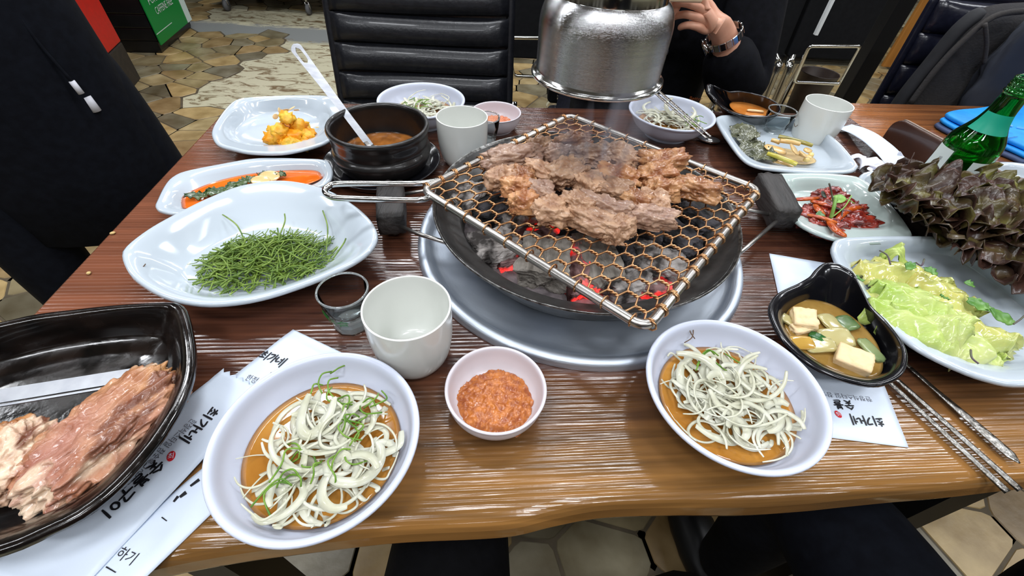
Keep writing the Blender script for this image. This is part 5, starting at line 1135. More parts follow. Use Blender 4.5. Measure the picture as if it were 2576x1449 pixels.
def packet(name, corners, z, puff, label, cat='paper sleeve', seals=(True, True), seed=0, nx=40, ny=14, thick=.0006, bend=None):
    """flat paper sleeve between four world corners a,b (one end) and d,c (other end)"""
    a, b, c, d = [Vector((p[0], p[1], 0)) for p in corners]
    ctr = (a+b+c+d)/4; q = root(name, (ctr.x, ctr.y, z), label, cat, 'white paper cutlery sleeves')
    ex = (d-a); Lx = ex.length
    M2 = np.array([[((d+c)/2-(a+b)/2).x, ((b+c)/2-(a+d)/2).x], [((d+c)/2-(a+b)/2).y, ((b+c)/2-(a+d)/2).y]]); Mi = np.linalg.inv(M2)
    def h(x, y):
        u, v = Mi @ np.array([x-ctr.x, y-ctr.y]); u += .5; v += .5; u = min(1, max(0, u)); v = min(1, max(0, v))
        e = max(0, min(1, min(v, 1-v)*5))**.6*max(0, min(1, (min(u, 1-u)-.05)*9)) if True else 1
        k = z+thick+puff*e+.0012*e*mnoise.noise(Vector((x*35, y*35, seed)))
        if bend: k += bend(u, v)
        if seals[0] and u < .055 or seals[1] and u > .945: k += .00035*math.sin(u*Lx*2400)
        return k
    V = []; F_ = []
    for i in range(nx+1):
        for j in range(ny+1):
            u = i/nx; v = j/ny; p = (a.lerp(d, u)).lerp(b.lerp(c, u), v)
            if (i == 0 and seals[0]) or (i == nx and seals[1]): p = p + (d-a).normalized()*(.0017*(1 if j % 2 else -1))
            V.append((p.x, p.y, h(p.x, p.y)))
    nt2 = len(V); V += [(x, y, min(zz-thick, z+(zz-z-thick)*.2+(bend((i_//(ny+1))/nx, 0) if bend else 0))) for i_, (x, y, zz) in enumerate(V)]
    for i in range(nx):
        for j in range(ny):
            k = i*(ny+1)+j; F_.append((k, k+1, k+ny+2, k+ny+1)); F_.append((nt2+k, nt2+k+ny+1, nt2+k+ny+2, nt2+k+1))
    bd = [j for j in range(ny+1)]+[i*(ny+1)+ny for i in range(1, nx+1)]+[nx*(ny+1)+j for j in range(ny-1, -1, -1)]+[i*(ny+1) for i in range(nx-1, 0, -1)]
    for i in range(len(bd)): k = bd[i]; l = bd[(i+1) % len(bd)]; F_.append((k, l, nt2+l, nt2+k))
    fixn(mk('paper', V, F_, paper, q)); return q, h
def P2(x, y, z=.004): p = at(x, y, T+z); return (p.x, p.y)
def vec(a, b): return (b[0]-a[0], b[1]-a[1])
def seal_disc(px, py, r_, h, parent, z=.004):
    c = P2(px, py, z); VF = ([(r_*.72*math.cos(t*math.pi/12), r_*math.sin(t*math.pi/12)) for t in range(24)], [tuple(range(24))]); lay('red_seal', VF, c, (1, .4), h, inkr, parent)
    V, F_ = type_word('최', r_*1.3); lay('seal_mark', (([(x-r_*.6, y-r_*.45) for x, y in V]), F_), c, (1, .4), h, paper, parent, lift=.0007)
# lower long sleeve first, the printed one over it
q3, h3 = packet('paper_sleeve', [P2(545, 1140), P2(640, 1180), P2(262, 1545), P2(85, 1530)], T+.0004, .002, 'white paper sleeve lowest in the stack, its right edge showing beside the left onion bowl', seals=(False, True), seed=3)
q2, h2 = packet('paper_sleeve', [P2(735, 824), P2(880, 893), P2(760, 1065), P2(560, 960)], T+.0006, .002, 'white printed paper sleeve under the far side of the left onion bowl', seals=(False, False), seed=2)
q1, h1 = packet('paper_sleeve', [P2(556, 926, .007), P2(668, 980, .007), P2(180, 1500, .007), P2(-60, 1440, .007)], T+.0040, .003, 'white printed paper sleeve with zigzag end between black platter and onion bowl', seed=1)
s_, e_ = P2(531, 1021, .008), P2(463, 1091, .008); lay('brush_writing', brush_word('최가네', .0108, 1.02), s_, vec(s_, e_), h1, ink, q1)
s_, e_ = P2(395, 1152, .008), P2(291, 1249, .008); lay('brush_writing', brush_word('숯불구이', .0110, 1.0), s_, vec(s_, e_), h1, ink, q1)
seal_disc(430, 1147, .0042, h1, q1, .008)
s_, e_ = P2(484, 1053, .008), P2(296, 1226, .008); lay('small_print', fitw(type_word('한정식스타일 참숯불구이전문점', .0075), math.hypot(*vec(s_, e_))), s_, vec(s_, e_), h1, inkg, q1)
s_, e_ = P2(643, 897, .004), P2(720, 930, .004); lay('brush_writing', brush_word('최가네', .0105, .92), s_, vec(s_, e_), h2, ink, q2)
V, F_ = [(0, 0), (.006, .0016), (.0062, .0024), (.001, .0014)], [(0, 1, 2, 3)]; lay('red_mark', (V, F_), P2(722, 920), vec(s_, e_), h2, inkr, q2)
s_, e_ = P2(667, 950, .004), P2(735, 982, .004); lay('brush_writing', brush_word('숯', .0110, 1), s_, vec(s_, e_), h2, ink, q2)
s_, e_ = P2(613, 952, .004), P2(656, 970, .004); lay('small_print', type_word('한정식스타일', .0072), s_, vec(s_, e_), h2, inkg, q2)
s_, e_ = P2(288, 1400, .003), P2(360, 1436, .003); lay('small_print', type_word('하기', .0085), s_, vec(s_, e_), h3, ink, q3)
for (x0, y0, x1, y1, w_) in ((500, 1205, 478, 1222, .0014), (468, 1238, 452, 1250, .0016), (448, 1248, 436, 1262, .0012), (405, 1300, 418, 1310, .0004), (265, 1425, 290, 1440, .0004)):
    s_, e_ = P2(x0, y0), P2(x1, y1); L_ = math.hypot(*vec(s_, e_)); lay('print_stroke', ([(0, -w_), (L_, -w_*.6), (L_, w_*.8), (0, w_)], [(0, 1, 2, 3)]), s_, vec(s_, e_), h3, ink, q3)
q4, h4 = packet('paper_sleeve', [P2(1938, 633), P2(2110, 662), P2(2292, 1122), P2(2040, 1090)], T+.0004, .0030, 'white printed paper sleeve under the front black handled bowl', seals=(False, False), seed=4, nx=46)
s_, e_ = P2(2218, 1046), P2(2128, 1040); lay('brush_writing', brush_word('최가네', .0100, 1.02), s_, vec(s_, e_), h4, ink, q4)
s_, e_ = P2(2152, 1005), P2(2060, 1000); lay('brush_writing', brush_word('숯불', .0094, 1.05), P2(2142, 1008), vec(s_, e_), h4, ink, q4)
seal_disc(2111, 1040, .0036, h4, q4)
s_, e_ = P2(2190, 1000), P2(2085, 988); lay('small_print', type_word('한정식스타일 참숯불구', .0062), s_, vec(s_, e_), h4, inkg, q4)
# torn white sleeve and napkins at the right end
q5, h5 = packet('paper_sleeve', [P2(2118, 303, .02), P2(2150, 300, .02), P2(2312, 436, .012), P2(2268, 448, .012)], T+.004, .003, 'narrow torn white sleeve with grey tip beside the far right cup', seals=(False, False), seed=5, bend=lambda u, v: .012*math.sin(u*3.1)+.006*v)
tip = at(2285, 425, T+.016); tag(sheet(tuple(tip), .035, .016, -.75, mat('grey_foil', (150, 152, 162), rough=.35, nscale=20), 'paper_tip', shape='rect', amp=.002, nx=8, ny=6, thick=.0006), 'rolled grey end of a torn paper wrapper beside the bottle', 'paper scrap')
nap = mat('napkin_tissue', (226, 226, 236), rough=.9, nscale=30, bump=.0006, bscale=140)
for i, (px, py, sx_, sy_, rz_, am, lb) in enumerate([(2196, 415, .070, .046, -.5, .012, 'crumpled white napkin between the perilla plate and the torn sleeve'), (2225, 434, .050, .034, .2, .010, 'second crumpled white napkin in front of the torn sleeve'), (2278, 408, .030, .030, .9, .010, 'small torn white paper bit behind the grey paper tip')]):
    p = at(px, py, T+.012); tag(sheet((p.x, p.y, T+.014), sx_, sy_, rz_, nap, 'napkin', shape='round', amp=am, freq=34, ruffle=.006, nr=3, seed=i+8, thick=.0008, nx=34, ny=28), lb, 'napkin')
# chopsticks and spoons
def stick(l, name, label, r0, r1, group, fl=(1.0, .55), orn=True):
    a_, b_ = Vector(l[0]), Vector(l[1]); q = root(name, tuple((a_+b_)/2), label, 'chopstick' if 'chop' in name else 'spoon', group)
    n = 40; pts = [a_.lerp(b_, i/n) for i in range(n+1)]
    V, F_ = tube(pts, [r0+(r1-r0)*i/n for i in range(n+1)], 12, flat=fl); mk('shaft', V, F_, satin2, q)
    return q
satin2 = mat('engraved_steel', (176, 174, 170), (118, 114, 108), rough=.24, metal=1, nscale=260, stretch=(1, 1, 1), bump=.0009, bscale=330)
c0, c1 = at(2150, 880, T+.0045), at(2535, 1238, T+.0050)
stick([c0, c1], 'chopstick', 'left one of the two steel chopsticks lying side by side at the right front', .0022, .0034, 'steel chopsticks')
c0, c1 = at(2164, 872, T+.0045), at(2567, 1233, T+.0050)
stick([c0, c1], 'chopstick', 'right one of the two steel chopsticks lying side by side at the right front', .0022, .0034, 'steel chopsticks')
s0, s1 = at(2290, 925, T+.004), at(2566, 1166, T+.006)
sp_ = root('spoon', tuple((s0+s1)/2), 'engraved steel spoon handle with pointed end at the right front above the chopsticks', 'spoon')
n = 40; pts = [s0.lerp(s1, i/n) for i in range(n+1)]
V, F_ = tube(pts, [.0026+.0030*math.sin(min(1, max(0, (i/n-.25)/.62))*math.pi*.5) if i/n < .93 else .0056*(1-(i/n-.93)/.07*.85) for i in range(n+1)], 12, flat=(1, .32)); mk('handle', V, F_, satin2, sp_)
sb = s0-(s1-s0).normalized()*.050; V, F_ = tube([sb+(s0-sb)*.35, s0], .0024, 10, flat=(1, .5)); mk('neck', V, F_, satin2, sp_)
V, F_ = blob((sb.x, sb.y, T+.006), (.026, .018, .004), math.atan2((s1-s0).y, (s1-s0).x), 3, 0, 1, 0, flatb=False); mk('spoon_bowl', V, F_, chrome, sp_)
for k, (x0, y0, z0, x1, y1, z1, lb) in enumerate([(1652, 224, .060, 1788, 344, .042, 'upper one of the two steel chopsticks resting across the far right onion bowl'), (1646, 232, .059, 1778, 348, .042, 'lower one of the two steel chopsticks resting across the far right onion bowl')]):
    stick([at(x0, y0, T+z0), at(x1, y1, T+z1)], 'chopstick', lb, .0030, .0022, 'steel chopsticks')
p = at(1782, 353, T+.004); q = root('spoon', tuple(p), 'steel spoon with its bowl upside down by the far right onion bowl', 'spoon')
V, F_ = blob((p.x, p.y, T+.0065), (.020, .0125, .0055), -.35, 4, 0, 1, 0, flatb=True); mk('spoon_bowl', V, F_, chrome, q)
V, F_ = tube(opencurve([(p.x-.017, p.y+.006, T+.006), (p.x-.035, p.y+.020, T+.005), (p.x-.075, p.y+.052, T+.004)], 5), .0020, 8, flat=(1.3, .5)); mk('handle', V, F_, chrome, q)
# flat steel tong arm on the meat platter
tg = root('tongs', tuple(at(120, 985, T+.05)), 'flat brushed steel tong arm lying under the raw meat on the platter', 'tongs')
ta, tb = at(-80, 1012, T+.044), at(330, 945, T+.034); dv = (tb-ta).normalized(); sd = Vector((-dv.y, dv.x, 0)).normalized()
for k, (o1, o2, dz) in enumerate(((-.006, .0075, 0), (-.0105, -.0085, .001))):
    V = []
    for p_ in (ta, tb):
        for o_ in (o1, o2):
            for z_ in (-.0006, .0006): V.append(p_+sd*o_+Vector((0, 0, z_+dz)))
    mk('arm' if k == 0 else 'folded_edge', V, [(0, 1, 3, 2), (4, 6, 7, 5), (0, 4, 5, 1), (2, 3, 7, 6), (0, 2, 6, 4), (1, 5, 7, 3)], dull, tg, smooth=False)
# green bottle
bg_ = mat('green_glass', (70, 196, 96), rough=.02, trans=1.0, ior=1.5)
BT = Vector((.624, .598, T)); HB = .186
bo = root('bottle', tuple(BT), 'green glass liquor bottle with white brush-lettered label behind the lettuce', 'bottle')
S_ = HB/.215
bp = [(.001, .004), (.020, .003), (.028, .0), (.0315, .004), (.0325, .010), (.0325, .100), (.0322, .112), (.0300, .124), (.0245, .136), (.0185, .150), (.0150, .166), (.0138, .184), (.0136, .192), (.0150, .1935), (.0150, .1965), (.0138, .198), (.0136, .200), (.0146, .2015), (.0136, .204), (.0146, .2065), (.0136, .209), (.0140, .2135), (.0125, .215), (.0105, .2135), (.0108, .185), (.0125, .164), (.0165, .148), (.0225, .134), (.0280, .120), (.0298, .100), (.0298, .012), (.020, .008), (.001, .0075)]
V, F_ = lathe(smoothprof([(r_, z*S_) for r_, z in bp], 3), tuple(BT), 56, True, True); fixn(mk('bottle_glass', V, F_, bg_, bo))
V, F_ = lathe([(r_, z*S_) for r_, z in [(.001, .0085), (.0290, .0125), (.0290, .100), (.0272, .1195), (.0218, .1335), (.0205, .136), (.001, .136)]], tuple(BT), 40, True, True); mk('liquor', V, F_, mat('clear_liquor', (200, 240, 205), rough=0, trans=1, ior=1.33), bo)
def wrap_patch(name, a0, a1, z0, z1, m, r_, n=20, rf=None):
    V = []; F_ = []
    for i in range(n+1):
        a = math.radians(a0+(a1-a0)*i/n)
        for k in range(5):
            z = z0+(z1-z0)*k/4; R_ = (rf(z) if rf else r_); V.append((BT.x+R_*math.cos(a), BT.y+R_*math.sin(a), T+z))
    for i in range(n):
        for k in range(4): q = i*5+k; F_.append((q, q+5, q+6, q+1))
    return mk(name, V, F_, m, bo)
lab = mat('bottle_label_paper', (206, 216, 214), rough=.5)
wrap_patch('label', -112, -30, .022, .0862, lab, .0329)
wrap_patch('side_label', -208, -158, .018, .092, lab, .0329)
wrap_patch('side_label_band', -206, -160, .018, .030, mat('label_blue', (90, 110, 200), rough=.5), .0331)
def nr(z): 
    zz = z/S_; pr2 = [(.136, .0249), (.150, .0189), (.166, .0154), (.184, .0142)]
    for (a_, b_), (c_, d_) in zip(pr2, pr2[1:]):
        if zz <= c_: return b_+(d_-b_)*(zz-a_)/(c_-a_)
    return .0142
wrap_patch('neck_label', -190, -60, .139*S_, .166*S_, mat('label_teal', (14, 150, 122), rough=.4), 0, rf=nr)
def wrap_text(name, VF, a0, z0, m, sgn=1, rot=False, r_=.0331):
    out = []
    for x, y in VF[0]:
        if rot: x, y = y, x
        a = math.radians(a0)+sgn*x/r_; out.append((BT.x+r_*math.cos(a), BT.y+r_*math.sin(a), T+z0+(y if not rot else -y)))
    mk(name, out, VF[1], m, bo, smooth=False)
for ch, z0 in (('처', .063), ('음', .041)): wrap_text('brush_writing', brush_word(ch, .019, 1, w=.055), -84 if ch == '처' else -80, z0, ink)
VF = type_word('영업용', .0056); wrap_text('small_print', ([(x, y) for x, y in VF[0]], VF[1]), -178, .080, inkg, sgn=1, rot=True)
# print on the shot glass
def arc_text(word, size, c, r_, a0, z0, m, par, name='green_print', slope=0):
    VF = type_word(word, size); out = []
    for x, y in VF[0]:
        a = a0+x/r_; R_ = r_+slope*y; out.append((c[0]+R_*math.cos(a), c[1]+R_*math.sin(a), T+z0+y))
    mk(name, out, VF[1], m, par, smooth=False)
arc_text('이슬', .0125, (-.163, .2885), .0203, -2.35, .0185, green_ink, sg, slope=.22)
V = []; F_ = []
for i in range(13):
    a = -2.75+.05*i
    for k in range(3): V.append((-.163+(.0205+.22*.007*k)*math.cos(a), .2885+(.0205+.22*.007*k)*math.sin(a), T+.020+.006*k-.0006*abs(i-6)))
for i in range(12):
    for k in range(2): q_ = i*3+k; F_.append((q_, q_+3, q_+4, q_+1))
mk('green_print', V, F_, green_ink, sg)
# blue folded cloth on the next table
blue = mat('blue_cloth', (8, 130, 214), (20, 148, 228), rough=.55, nscale=30, bump=.0015, bscale=40)
q = root('folded_cloth', tuple(at(2470, 320, T+.01)), 'bright blue folded cloth with faint print on the neighbouring table', 'cloth')
BLc = [(2363, 312), (2370, 300), (2465, 288), (2576, 268), (2680, 330), (2600, 400), (2545, 386), (2480, 362), (2420, 340)]
for i, (z0, z1, ins) in enumerate(((.0, .007, 1.0), (.008, .015, .98), (.016, .024, .96))):
    o_ = closedcurve([(*at(x+(i*2), y-(i*3), T+.01)[:2], 0) for x, y in BLc], 60); c_ = sum(o_, Vector())/60
    V, F_ = prism([((c_+(p-c_)*ins).x, (c_+(p-c_)*ins).y) for p in o_], T+z0, T+z1, .003)
    V = [(x, y, z+.0015*mnoise.noise(Vector((x*20, y*20, i)))) for x, y, z in V]; mk('fold', V, F_, blue if i else mat('dark_blue_lining', (50, 66, 100), rough=.6), q)
hb_ = lambda x, y: T+.0255
VF = ([(0, 0), (.004, 0), (.004, .011), (0, .011), (.009, 0), (.013, .001), (.016, .010), (.012, .011), (.020, .001), (.034, .002), (.034, .005), (.020, .004), (.022, .007), (.036, .008), (.036, .011), (.022, .010)], [(0, 1, 2, 3), (4, 5, 6, 7), (8, 9, 10, 11), (12, 13, 14, 15)]); lay('faint_print', VF, P2(2525, 315, .025), (1, -.55), hb_, mat('pale_blue_print', (90, 160, 225), rough=.5), q, lift=0)
for (x0, y0, x1, y1) in ((2520, 350, 2560, 344), (2500, 356, 2540, 352), (2530, 330, 2548, 336)):
    s_, e_ = P2(x0, y0, .025), P2(x1, y1, .025); L_ = math.hypot(*vec(s_, e_)); lay('printed_line', ([(0, -.0006), (L_, -.0003), (L_, .0006), (0, .0006)], [(0, 1, 2, 3)]), s_, vec(s_, e_), hb_, mat('dark_print', (40, 60, 110), rough=.5), q, lift=0)
# brown panel between the tables
brn = mat('brown_lacquer', (60, 36, 28), (74, 46, 34), rough=.28, nscale=10, coat=.4, bump=.0006, bscale=40)
q = root('menu_holder', tuple(at(2320, 400, T)), 'dark brown glossy panel with rounded corner and a highlight line built along its edge behind the bottle', 'menu holder')
e0, e1 = at(2262, 292, T+.050), at(2520, 434, T+.050); dd = (e1-e0); L_ = dd.length; dd.normalize(); nrm = Vector((-dd.y, dd.x, 0))
prof = []
for i in range(9): a = math.pi-(math.pi/2)*i/8; prof.append((.022+.022*math.cos(a), .028+.022*math.sin(a)))
prof = [(.004, .0), (0.0, .012)]+prof+[(L_*.5, .0505), (L_, .050), (L_, .0)]
V = []; n = len(prof)
for k in (-.007, .007):
    for s_, z_ in prof: p_ = e0+dd*s_+nrm*k; V.append((p_.x, p_.y, T+z_))
F_ = [tuple(range(n))[::-1], tuple(range(n, 2*n))]+[(i, (i+1) % n, n+(i+1) % n, n+i) for i in range(n)]
bevel(mk('panel', V, F_, brn, q, smooth=False), .003, 3)
V, F_ = tube([e0+dd*s_+Vector((0, 0, z_-.050)) for s_, z_ in prof[8:-1]], .0016, 8); mk('edge_highlight', V, F_, mat('silver_highlight', (150, 134, 122), rough=.3, metal=.4, nscale=80), q)  # pale tube stands in for the highlight along the panel's glossy top edge
# taupe tray corner behind the lettuce
q = root('taupe_tray', tuple(at(2480, 500, T)), 'grey-brown flat tray corner showing behind the lettuce', 'tray')
tc_ = [at(x, y, T+.030) for x, y in ((2374, 440), (2600, 436), (2700, 560), (2520, 580), (2430, 500))]
V, F_ = prism([(p.x, p.y) for p in tc_], T+.016, T+.030, .002); mk('tray_board', V, F_, mat('taupe_board', (124, 104, 94), (134, 114, 104), rough=.4, nscale=12), q, smooth=False)
for i_ in (0, 1, 2): p_ = tc_[i_]; V, F_ = lathe([(.006, 0), (.006, .017)], (p_.x-.0+(.02 if i_ == 0 else -.02), p_.y-.02, T), 12, True, True); mk('foot', V, F_, blackm, q)
# crumbs on the table
crm = mat('crumb', (206, 178, 120), rough=.8)
for i, (px, py, lb) in enumerate([(284, 587, 'pale crumb near the left table edge'), (224, 688, 'smaller pale crumb close to the front of the boat-shaped plate')]):
    p = at(px, py, T+.001); V, F_ = blob((p.x, p.y, T+.0016), (.0032-.001*i, .0022, .0016), .4, 2, .3, 2, i); tag(mk('crumb', V, F_, crm), lb, 'crumb')
# ================================================================ CHAIRS, PEOPLE AND THINGS ROUND THE TABLE
lea = mat('black_leather', (24, 25, 30), (32, 33, 38), rough=.34, nscale=90, bump=.0005, bscale=160, coat=.15)
leaN = mat('navy_black_leather', (16, 18, 32), (24, 26, 40), rough=.26, nscale=90, bump=.0005, bscale=120, coat=.3)
def xf(o, rz, p):
    c, s = math.cos(rz), math.sin(rz); return (o[0]+p[0]*c-p[1]*s, o[1]+p[0]*s+p[1]*c, p[2])
def chair(o, rz, label, m=lea, w=.44, ztop=.93, zbot=.50, rib=.063, lean=.10, arms=False, grp='black ribbed leather chairs', seat=True):
    """chair whose sitter faces local -y; back panel at local y = 0 .. lean"""
    q = root('chair', (o[0], o[1], 0), label, 'chair', grp)
    def X(p): return xf(o, rz, p)
    n = max(1, int(round((ztop-zbot)/rib))); rib = (ztop-zbot)/n
    for i in range(n):
        z0 = zbot+i*rib; ls = []
        NX = 18
        for a in range(NX+1):
            x = -w/2+w*a/NX; edge = min(1, min(a, NX-a)/2.2)**.5
            l = []
            for k in range(10):
                t = k/9; z = z0+.002+(rib-.004)*t
                bul = .016*(math.sin(math.pi*t)**.55)*edge+.004
                y = lean*(z-zbot)/(ztop-zbot)
                l.append(X((x, y-bul-.008, z+.003*math.sin(x*9+i))))
            for k in range(9, -1, -1):
                t = k/9; z = z0+.002+(rib-.004)*t; l.append(X((x, lean*(z-zbot)/(ztop-zbot)+.012+.012*math.sin(math.pi*t)**.6*edge, z)))
            ls.append(l)
        V, F_ = rings(ls, True, True); fixn(mk('back_rib', V, F_, m, q))
    ls = [[X((sx*(w/2-.004), lean*(z-zbot)/(ztop-zbot)+dy, z)) for sx, dy in ((-1, -.004), (1, -.004), (1, .012), (-1, .012))] for z in (zbot, ztop)]
    V, F_ = rings(ls, True, True); mk('back_panel', V, F_, m, q, smooth=False)
    pts = [(-w/2-.006, 0, zbot-.01), (-w/2-.006, lean, ztop+.004), (w/2+.006, lean, ztop+.004), (w/2+.006, 0, zbot-.01)]
    V, F_ = tube(rounded([Vector(X(p)) for p in pts], .02), .009, 8, True, flat=(1, 1.3)); mk('back_piping', V, F_, m, q)
    if seat:
        ls = []
        for k, (ins, z) in enumerate(((.02, .43), (.0, .44), (.0, .475), (.015, .49), (.06, .495))):
            ls.append([X((sx*(w/2-ins) , sy_, z)) for sx, sy_ in ((-1, -.02), (-1, -.46+ins), (1, -.46+ins), (1, -.02))])
        V, F_ = rings(ls, True, True); sub(mk('seat', V, F_, m, q), 2)
    for s in (-1, 1):
        x = s*(w/2+.022)
        pts = [(x, .09, .60), (x, .05, .46), (x, .02, .42), (x, -.05, .40), (x, -.36, .40), (x, -.42, .37), (x, -.43, .08), (x, -.40, .02), (x, -.30, .012), (x, .12, .012)]
        V, F_ = tube(opencurve([X(p) for p in pts], 4), .0125, 10); mk('leg', V, F_, chrome, q)
        if arms:
            pts = [(x, -.02, .44), (x, .03, .64), (x, -.02, .665), (x, -.30, .665), (x, -.34, .64), (x, -.37, .42)]
            V, F_ = tube(rounded([Vector(X(p)) for p in pts], .03), .010, 8, False); mk('armrest', V, F_, chrome, q)
    V, F_ = tube([X((-w/2-.02, .02, .42)), X((w/2+.02, .02, .42))], .010, 8); mk('crossbar', V, F_, chrome, q)
    return q
chair((-.257, 1.135), .105, 'empty black ribbed leather chair pushed to the far side of the table', w=.425, ztop=.94, zbot=.50, rib=.0625, lean=.10)
chair((1.195, 1.24), .0, 'black ribbed leather chair at the upper right with a jacket hung over it', m=leaN, w=.46, ztop=.905, zbot=.47, rib=.07, lean=.03)
# chairs of the table behind, seen from their plain backs
def plainchair(o, rz, label, w=.42, ztop=.98, zbot=.47, loop=True, lgz=.44):
    q = root('chair', (o[0], o[1], 0), label, 'chair', 'plain black chairs behind')
    def X(p): return xf(o, rz, p)
    ls = []
    for k, z in enumerate([zbot, zbot+.01, .6, .75, ztop-.02, ztop]):
        ins = .012 if k in (0, 5) else 0; y = .06*(z-zbot)
        ls.append([X((-w/2+ins, -.02+y, z)), X((w/2-ins, -.02+y, z)), X((w/2-ins, .025+y, z)), X((-w/2+ins, .025+y, z))])
    V, F_ = rings(ls, True, True); bevel(mk('backrest', V, F_, mat('black_cloth_back', (10, 11, 14), (15, 16, 19), rough=.8, spec=.2, nscale=60), q, smooth=False), .012, 3)
    V, F_ = box(X((0, .24, .45)), (w, .42, .05), rz); bevel(mk('seat', V, F_, lea, q, smooth=False), .02, 3)
    for s in (-1, 1):
        x = s*(w/2-.02); pts = [(x-s*.03, .02, .50), (x, -.03, .445), (x, -.045, .40), (x, -.06, .012), (x, -.02, .012), (x, .42, .012), (x, .46, .05), (x, .44, .43)]
        V, F_ = tube(opencurve([X(p) for p in pts], 4), .0185, 12); mk('leg', V, F_, chrome, q)
    if loop:
        pts = [Vector(X(p)) for p in [(-w/2+.07, -.05, .375), (-w/2+.03, -.10, .545), (w/2-.14, -.10, .555), (w/2-.10, -.05, .375)]]
        V, F_ = tube(rounded(pts, .018), .0085, 8, True); mk('tube_loop', V, F_, chrome, q)
    return q
plainchair((1.42, 2.32), .05, 'black chair with chrome tube loop behind the far right cup, brown bin at its feet', w=.40)
plainchair((.985, 2.30), .05, 'black chair with chrome loop just right of the seated person', w=.44)
plainchair((.10, 2.15), .05, 'black chair behind the steel hood with only its left chrome loop showing', w=.46, zbot=.44)
V, F_ = box((1.235, 2.17, .70), (.012, .02, .20)); tag(mk('bright_gap_strip', V, F_, mat('bright_gap_white', (214, 218, 220), rough=.5), smooth=False), 'narrow white strip standing in for the bright gap between the two black chairs behind', 'strip')  # white strip added in place of the bright slit between the chair backs
# brown bin
q = root('waste_bin', (1.64, 2.66, 0), 'round dark brown bin on the floor behind the black chair legs', 'bin')
V, F_ = lathe([(.001, .004), (.075, .0), (.078, .003), (.099, .300), (.101, .303), (.099, .306), (.096, .303), (.075, .012), (.001, .010)], (1.64, 2.66, 0), 40, True, True); mk('bin_body', V, F_, mat('brown_plastic', (52, 40, 34), (62, 48, 40), rough=.45), q)
# black post of the next table
q = root('table_post', (1.13, 1.62, 0), 'black square steel post standing between the chairs at the right', 'post')
V, F_ = box((1.13, 1.62, .50), (.055, .055, .99)); bevel(mk('post', V, F_, leg_m, q, smooth=False), .004); V, F_ = box((1.13, 1.62, .006), (.30, .30, .012)); bevel(mk('base_plate', V, F_, leg_m, q, smooth=False), .003)
# orange wooden screen
q = root('wooden_screen', (3.3, 3.85, 0), 'orange wooden low screen at the back right behind the black post', 'screen')
wsm = mat('orange_wood', (150, 98, 40), (172, 116, 52), rough=.45, nscale=3, stretch=(8, 1, 1))
for i in range(6): V, F_ = box((2.95+i*.27, 3.85, .70), (.262, .03, 1.36)); bevel(mk('board', V, F_, wsm, q, smooth=False), .004)
V, F_ = box((3.6, 3.85, 1.395), (1.65, .06, .03)); mk('cap', V, F_, wsm, q, smooth=False)
sh = blob((2.86, 3.50, .045), (.13, .055, .045), 2.6, 3, .1, 2, 3); tag(mk('shoe', sh[0], sh[1], leg_m), 'black shoe on the floor by the orange wooden screen', 'shoe')
# drink cooler with the green side, red box, cart on casters
q = root('drinks_cooler', (-3.0, 3.5, 0), 'black ribbed drinks cooler with a green and white lettered side at the upper left', 'cooler')
A = Vector((-2.496, 3.142, 0)); B = Vector((-2.628, 3.729, 0)); Cc = Vector((-3.30, 3.03, 0)); sdv = (B-A); lv = (Cc-A)
blk = mat('black_cooler_plastic', (18, 20, 22), (24, 26, 28), rough=.32, nscale=20)
def cb(p, z): return (p.x, p.y, z)
D = Cc+sdv
cfm = (A+B+Cc+D)/4
def offs(p, k): return cfm+(p-cfm)*k
ls = []
for z, k in ((.0, .985), (.02, 1.0), (.075, 1.0)): ls.append([cb(offs(p, k), z) for p in (A, B, D, Cc)])
V, F_ = rings(ls, True, True); mk('plinth', V, F_, blk, q, smooth=False)
for i, (z0, z1, k0) in enumerate(((.078, .150, 1.004), (.154, .232, 1.010), (.236, .320, 1.016), (.324, 1.20, 1.022))):
    ls = [[cb(offs(p, k), z) for p in (A, B, D, Cc)] for z, k in ((z0, k0-.010), (z0+.006, k0), (z1-.006, k0), (z1, k0-.010))]
    V, F_ = rings(ls, True, True); mk('body_rib', V, F_, blk, q, smooth=False)
sn = Vector((sdv.y, -sdv.x, 0)).normalized()
gA, gB = offs(A, 1.024)+sn*.004, offs(B, 1.024)+sn*.004
V = [cb(gA, .055), cb(gB, .055), cb(gB, 1.15), cb(gA, 1.15)]; V += [tuple(Vector(v)+sn*.006) for v in V]
FB_ = [(0, 1, 2, 3), (4, 7, 6, 5), (0, 4, 5, 1), (1, 5, 6, 2), (2, 6, 7, 3), (3, 7, 4, 0)]
mk('side_panel', V, FB_, mat('cooler_green', (6, 128, 52), rough=.4), q, smooth=False)
gw = gA.lerp(gB, .86)
V = [cb(gw+sn*.007, .056), cb(gB+sn*.007, .056), cb(gB+sn*.007, 1.15), cb(gw+sn*.007, 1.15)]; V += [tuple(Vector(v)+sn*.002) for v in V]
mk('white_stripe', V, FB_, mat('cooler_white', (206, 220, 212), rough=.4), q, smooth=False)
V = [cb(gA+sn*.007, .118), cb(gA.lerp(gB, .45)+sn*.007, .118), cb(gA.lerp(gB, .45)+sn*.007, .122), cb(gA+sn*.007, .122)]; V += [tuple(Vector(v)+sn*.001) for v in V]
mk('pale_line', V, FB_, mat('cooler_white', (206, 220, 212)), q, smooth=False)
gd = (gB-gA).normalized(); Lg = (gB-gA).length
for word, z, s0_, wid in (('PURE, CRISP', .270, .13, .60), ('CAFFEINE FREE', .205, .20, .48)):
    V, F_ = type_word(word, .060); wx = max(v[0] for v in V); out = []
    for x, y in V: p = gA+sn*.0085+gd*(Lg*(s0_)+x/wx*Lg*wid); out.append((p.x, p.y, z+y*1.0))
    mk('lettering', out, F_, mat('cooler_white', (206, 220, 212)), q, smooth=False)
